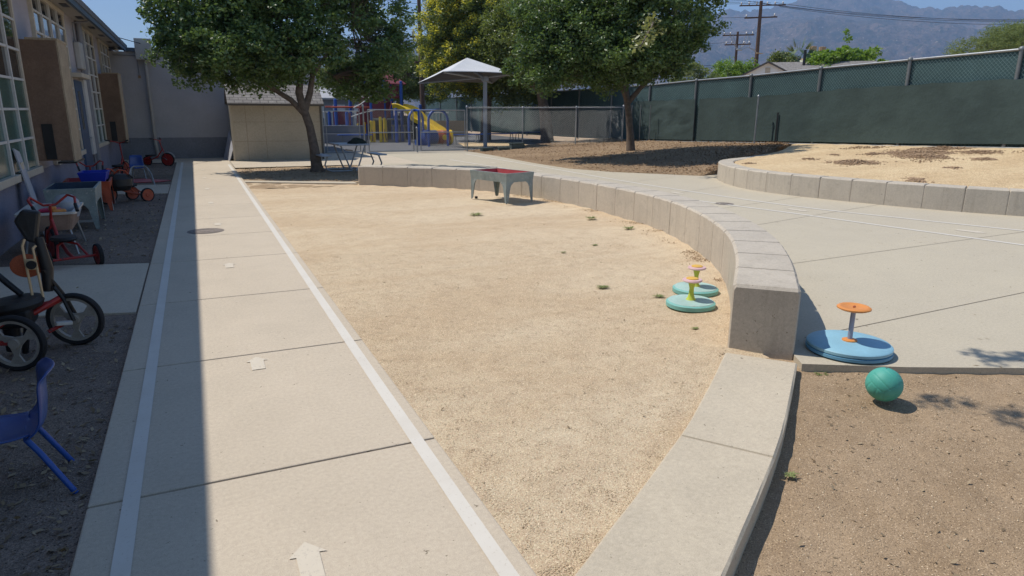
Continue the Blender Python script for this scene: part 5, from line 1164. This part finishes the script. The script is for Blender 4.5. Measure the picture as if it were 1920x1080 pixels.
# ------------------------------------------------------------------ tricycles
def wheel(t, c, r, w_, ax, tyre='tyre', rimm='rim', name='wheel', spokes=3, solid=False):
    """wheel in the plane normal to local Y, turned by ax about Z"""
    e_ = bpy.data.objects.new(name,None); 
    b = MB(); th = w_/2; rt = r*.075+.005
    b.lathe([(r-rt*1.7,-th*.75),(r-rt*.6,-th),(r-rt*.1,-th*.6),(r,0),(r-rt*.1,th*.6),(r-rt*.6,th),(r-rt*1.7,th*.75)],40,(0,0,0),'Y'); b.f = b.f[:-2]; k = len(b.v)
    b.f += [(6*40+j,6*40+(j+1)%40,(j+1)%40,j) for j in range(40)]
    o = b.build(name,tyre,t,smooth=True); o.location = c; o.rotation_euler = (0,0,ax)
    q = MB(); ri = r-rt*1.6
    if solid: q.lathe([(.02,-th*.7),(ri*.5,-th*.55),(ri,-th*.8),(ri,th*.8),(ri*.5,th*.55),(.02,th*.7)],32,(0,0,0),'Y')
    else:
        q.lathe([(ri-.022,-th*.55),(ri+.004,-th*.7),(ri+.004,th*.7),(ri-.022,th*.55)],40,(0,0,0),'Y'); q.f = q.f[:-2]; q.f += [(3*40+j,3*40+(j+1)%40,(j+1)%40,j) for j in range(40)]
        for s in range(spokes):
            a_ = s*2*math.pi/spokes+.5; u = Vector((math.cos(a_),0,math.sin(a_))); v = Vector((-math.sin(a_),0,math.cos(a_))); Y_ = Vector((0,th*.35,0))
            p = [u*.02-v*.035,u*.02+v*.035,u*(ri-.01)+v*.022+v*.03,u*(ri-.01)-v*.022-v*.03]; mid = [u*ri*.5-v*.014,u*ri*.5+v*.014]
            poly = [p[0],p[1],mid[1],p[2],p[3],mid[0]]; q.add([x_-Y_ for x_ in poly]+[x_+Y_ for x_ in poly],[tuple(range(6)),tuple(range(6,12))[::-1]]+[(i,(i+1)%6,6+(i+1)%6,6+i) for i in range(6)])
    q.lathe([(.032,-th),(.036,-th*.6),(.036,th*.6),(.032,th)],16,(0,0,0),'Y')
    q.build('rim',rimm,o,smooth=not solid)
    return o
def trike(label, loc, rz, m, R1=.17, R2=.12, L_=.55, W_=.46, hb=.60, rimm='rim', seatm='blackm', tilt=None, solid=True, steer=0., handle='loop', group='tricycles parked along the classroom wall'):
    """front wheel at +x"""
    t = thing('tricycle',label,'tricycle',loc,rz,group)
    wheel(t,(L_*.55,0,R1),R1,.045,steer,rimm=rimm,name='front_wheel',solid=solid)
    for s in (-1,1): wheel(t,(-L_*.45,s*W_/2,R2),R2,.045,0,rimm=rimm,name='rear_wheel',solid=solid)
    b = MB(); hd = Vector((L_*.38,0,R1*2+.10)); b.tube([(-L_*.45,-W_/2,R2),(-L_*.45,W_/2,R2)],.014,10)
    b.tube([(-L_*.45,0,R2),(-L_*.2,0,R2+.03),(L_*.15,0,R1*1.4),hd],.019,10); b.tube([(-L_*.45,-W_*.3,R2),(-L_*.25,-W_*.2,R2+.12),(-L_*.1,0,R2+.15)],.013,8); b.tube([(-L_*.45,W_*.3,R2),(-L_*.25,W_*.2,R2+.12),(-L_*.1,0,R2+.15)],.013,8); b.build('frame',m,t,smooth=True)
    b = MB(); b.tube([hd+Vector((0,0,.05)),hd+Vector((.03,0,-.07)),Vector((L_*.5,.045,R1*1.5)),Vector((L_*.55,.045,R1))],.012,8); b.tube([hd+Vector((.03,0,-.07)),Vector((L_*.5,-.045,R1*1.5)),Vector((L_*.55,-.045,R1))],.012,8); b.build('fork',m,t,smooth=True)
    b = MB(); b.tube([hd+Vector((0,0,-.02)),Vector((L_*.30,0,hb-.10))],.014,8)
    top = Vector((L_*.30,0,hb-.10))
    if handle == 'loop': b.tube([top+Vector((-.17,-.20,.0)),top+Vector((-.10,-.22,.08)),top+Vector((.0,-.18,.10)),top+Vector((.03,-.06,.0)),top+Vector((.03,.06,.0)),top+Vector((.0,.18,.10)),top+Vector((-.10,.22,.08)),top+Vector((-.17,.20,.0))],.0135,10)
    else: b.tube([top+Vector((-.08,-.2,.06)),top+Vector((0,-.1,.03)),top,top+Vector((0,.1,.03)),top+Vector((-.08,.2,.06))],.0125,10)
    h_ = b.build('handlebar',m,t,smooth=True)
    g_ = MB()
    for s in (-1,1):
        e_ = top+Vector((-.17,s*.20,.0)) if handle=='loop' else top+Vector((-.08,s*.2,.06)); d_ = Vector((-.75,-s*.1,-.6)).normalized() if handle=='loop' else Vector((-.6,s*.8,.2)).normalized(); g_.tube([e_-d_*.02,e_+d_*.09],.018,10)
    g_.build('grip','black',h_)
    b = MB(); b.lathe([(.001,0),(.13,.0),(.145,.02),(.13,.045),(.05,.05),(.001,.045)],24); s_ = b.build('seat',seatm,t,smooth=True); s_.location = (-L_*.12,0,R2+.16); s_.scale = (1.1,.9,1)
    for s in (-1,1):
        b = MB(); b.tube([(L_*.55,s*.04,R1),(L_*.55,s*.07,R1),(L_*.55+.06*s,s*.07,R1-.05*s),(L_*.55+.06*s,s*.09,R1-.05*s)],.008,6); c_ = b.build('crank','steel',t)
        b = MB(); b.cbox((L_*.55+.06*s,s*.13,R1-.05*s),(.05,.08,.02)); b.build('pedal','steel' if s>0 else 'black',c_,bev=.004)
    return t
# foreground tricycle: front wheel toward the sidewalk, high black seat with orange pad
t = thing('tricycle','big black and red tricycle with dusty wheels and an orange seat pad, nearest the camera','tricycle',(-1.25,5.3,-.03),0,'tricycles parked along the classroom wall')
fw = wheel(t,(.335,.27,.195),.195,.05,-.30,name='front_wheel'); rw = wheel(t,(.055,-.17,.19),.19,.05,-.32,name='rear_wheel'); rw2 = wheel(t,(-.42,.02,.19),.19,.05,-.32,name='rear_wheel')
b = MB(); b.tube([(.06,-.17,.19),(-.18,-.08,.19),(-.42,.02,.19)],.016,10); b.tube([(-.2,-.06,.21),(-.05,.06,.27),(.12,.16,.30),(.27,.25,.37)],.02,10); b.tube([(-.3,0,.22),(.0,.12,.33),(.27,.26,.35)],.015,8); b.build('frame','red',t,smooth=True)
b = MB(); b.tube([(.335,.33,.195),(.29,.30,.36),(.22,.26,.52),(.2,.25,.58)],.015,8); b.tube([(.335,.21,.195),(.29,.23,.36),(.24,.25,.45)],.013,8); b.build('fork','black',t,smooth=True)
b = MB(); b.tube([(.29,.26,.36),(.05,.15,.26)],.013,8); b.tube([(.30,.22,.195),(.18,.16,.15)],.014,8); b.build('drive_rod','red',t,smooth=True)
b = MB(); b.cbox((.28,.17,.20),(.10,.045,.025),.3,.1); b.build('pedal','whitep',t,bev=.004)
b = MB(); b.lathe([(.001,0),(.15,.0),(.165,.03),(.15,.065),(.06,.07),(.001,.06)],28); s_ = b.build('seat','blackm',t,smooth=True); s_.location = (.02,.17,.34); s_.scale = (1.05,.9,1); s_.rotation_euler = (0,-.08,.3)
b = MB(); b.cbox((0,0,0),(.20,.24,.14)); s2 = b.build('seat_base','black',t,bev=.03); s2.location = (.02,.17,.29)
b = MB(); b.tube([(-.02,.12,.06),(-.02,.12,.30)],.05,10); b.tube([(.05,.05,.05),(.10,.02,.28)],.02,8); b.build('seat_post','black',t,smooth=True)
# tall back: dark hood, orange pad, two pale rods
b = MB(); b.tube([(-.16,.22,.20),(-.17,.22,.45),(-.14,.26,.70)],[.035,.045,.035],10); b.tube([(-.10,.27,.60),(-.02,.25,.50),(.05,.23,.42)],[.02,.022,.02],10); b.tube([(.20,.27,.42),(.215,.28,.58),(.19,.30,.80)],[.032,.04,.03],10); b.build('back_strut','black',t,smooth=True)
b = MB(); b.lathe([(.001,-.02),(.9,-.02),(1,-.01),(1,.01),(.9,.02),(.001,.02)],32,(0,0,0),'Y'); pd = b.build('back_pad','rustor',t,smooth=True); pd.location=(.10,.285,.61); pd.scale=(.098,.6,.082); pd.rotation_euler=(-.1,.1,.1)
b = MB(); b.add([(.12,.27,.78),(.18,.27,.76),(.225,.30,.98),(.12,.30,1.0),(.06,.30,.92),(.12,.33,.78),(.18,.33,.76),(.225,.37,.98),(.12,.37,1.0),(.06,.37,.92)],[(0,1,2,3,4),(9,8,7,6,5),(0,5,6,1),(1,6,7,2),(2,7,8,3),(3,8,9,4),(4,9,5,0)]); b.build('hood','blackm',t,bev=.02)
for x0,x1 in ((.105,.118),(.163,.178)):
    b = MB(); b.tube([(x0+.012,.265,.80 if x0<.15 else .75),(x0-.005,.25,.755 if x0<.15 else .735),(x1,.20,.395)],.0085,10); b.build('rod','wood',t,smooth=True)
b = MB(); b.cbox((.14,.232,.60),(.06,.02,.018)); b.cbox((.14,.228,.655),(.06,.02,.018)); b.build('rod_clip','wood',t)
b = MB(); b.lathe([(.030,-.02),(.028,.02),(.015,.025),(.001,.025)],16,(0,0,0),'Y'); k_ = b.build('rod_knob','black',t,smooth=True); k_.location = (.142,.215,.628)
trike('red tricycle with tall looped handlebars in front of the white tub',(-1.44,8.73,-.04),R(113),'red',R1=.19,R2=.125,L_=.75,W_=.48,hb=.74,rimm='red',group='tricycles parked along the classroom wall')
trike('red tricycle with a black seat in front of the blue bin table',(-1.25,14.3,-.04),R(215),'redo',R1=.18,R2=.13,L_=.6,W_=.48,hb=.62,rimm='redo')
trike('upturned red tricycle with its fork in the air behind the red table',(-1.85,15.2,-.04),R(100),'red',R1=.17,R2=.12,L_=.6,W_=.44,hb=.70,rimm='red')
trike('red tricycle with a steep stem against the wall beyond the pipe',(-1.75,19.4,-.04),R(70),'red',R1=.2,R2=.13,L_=.6,W_=.45,hb=.95,rimm='red',handle='flat')
t = trike('dark red tricycle with pale mudguards at the far end of the strip',(-1.15,23.2,-.04),R(-25),'red',R1=.2,R2=.14,L_=.75,W_=.5,hb=.85,rimm='red',handle='flat')
for s in (-1,1):
    b = MB(); b.tube([(.42+.22*math.cos(a_),s*.02,.2+.22*math.sin(a_)) for a_ in np.linspace(.3,2.4,9)],.014,6); b.build('mudguard','steel',t)
# big dark bag hanging on the red tricycle
b = MB(); b.lathe([(.001,0),(.75,.02),(1,.3),(.98,.7),(.6,.98),(.001,1)],20); o = b.build('black_bucket','blackm',smooth=True); o.location=(-1.32,14.15,.20); o.scale=(.22,.2,.30); tag(o,'bulky black seat cushion resting on the tricycle beside the slab','cushion')

# ================================================================== MOUNTAINS AND AIR
NA,NR = 620,120; az = np.radians(np.linspace(5,92,NA)); rr = np.linspace(2600,8200,NR); A,Rr = np.meshgrid(az,rr)
Ad = np.degrees(A)
el_m = np.interp(Ad,[5,20,30,37,41.3,43.2,44.6,46.2,47.3,48.6,50.0,51.3,52.4,53.4,54.2,55.5,57.5,60.2,66,75,92],[4.5,5.6,6.6,7.0,7.25,7.05,7.2,7.7,8.1,8.45,8.7,8.2,7.3,6.9,6.45,6.6,6.5,6.1,5.6,5,4])
el_f = np.interp(Ad,[5,30,41,44,46,50,54,58,62,75,92],[3.0,4.5,5.4,6.1,6.35,6.3,5.9,5.2,4.9,4,3])
hm = np.tan(np.radians(el_m))*7000+1.65; hf = np.tan(np.radians(el_f))*5000
x_, y_ = Rr*np.sin(A), Rr*np.cos(A)
rid = 1-np.abs(2*vnoise(x_/520,y_/520,3,5)-1); rid2 = 1-np.abs(2*vnoise(x_/170,y_/170,9,4)-1)
sf = np.clip((Rr-3000)/2000,0,1); sf = sf*sf*(3-2*sf); sm = np.clip((Rr-5100)/1900,0,1); sm = sm**1.1
Z = sf*hf*np.where(Rr<5000,1,1) ; Z = np.where(Rr<5000,Z,hf+(hm-hf)*sm); Z = np.where(Rr>7000,hm-(Rr-7000)*.35,Z)
wgt = np.sin(np.clip((Rr-2900)/2100,0,1)*np.pi)*.9+np.where(Rr>5000,np.sin(np.clip((Rr-5000)/2000,0,1)*np.pi),0)
Z = Z + wgt*((rid-.62)*260+(rid2-.62)*110) - 8 + np.where(np.abs(Rr-7000)<60,(rid2-.6)*14,0)
idx = np.arange(Z.size).reshape(Z.shape); F = np.stack([idx[:-1,:-1],idx[:-1,1:],idx[1:,1:],idx[1:,:-1]],-1).reshape(-1,4)
m, n, b_, L = nodes('chaparral_slopes'); b_.inputs['Roughness'].default_value = 1; b_.inputs['Specular IOR Level'].default_value = 0
tt = noise(n,.004,7,.7); t2 = noise(n,.03,5,.75); c = mix(n, ramp(n,tt.outputs[0],.35,.65).outputs[0], (.05,.045,.03), (.24,.165,.12)); c = mix(n, ramp(n,t2.outputs[0],.48,.62).outputs[0], c, (.04,.05,.03)); t3 = noise(n,.07,3,.8); c = mix(n, ramp(n,t3.outputs[0],.60,.68).outputs[0], c, (.40,.33,.27)); L.new(c,b_.inputs['Base Color'])
bump(n,b_,t2.outputs[0],1.,30)
o = npmesh('mountains',np.stack([x_,y_,Z],-1).reshape(-1,3),F,m); o.data.shade_smooth(); structure(o)
# plain beneath the foothills
b = MB(); b.add([(-4000,-400,-.5),(8600,-400,-.5),(8600,8600,-.5),(-4000,8600,-.5)],[(0,1,2,3)]); structure(b.build('plain','dirt'))
# air
b = MB(); b.box(-4200,8900,-500,9000,-9.5,1300); o = b.build('haze','trim'); o['kind'] = 'stuff'; tag(o,'pale blue summer haze over the valley','haze')
m = bpy.data.materials.new('haze_air'); m.use_nodes = True; n = m.node_tree; n.nodes.clear(); pv = n.nodes.new('ShaderNodeVolumePrincipled'); ou = n.nodes.new('ShaderNodeOutputMaterial')
pv.inputs['Color'].default_value = (.40,.62,1,1); pv.inputs['Density'].default_value = 1.7e-4; pv.inputs['Anisotropy'].default_value = .0
n.links.new(pv.outputs[0],ou.inputs['Volume']); o.data.materials.clear(); o.data.materials.append(m)
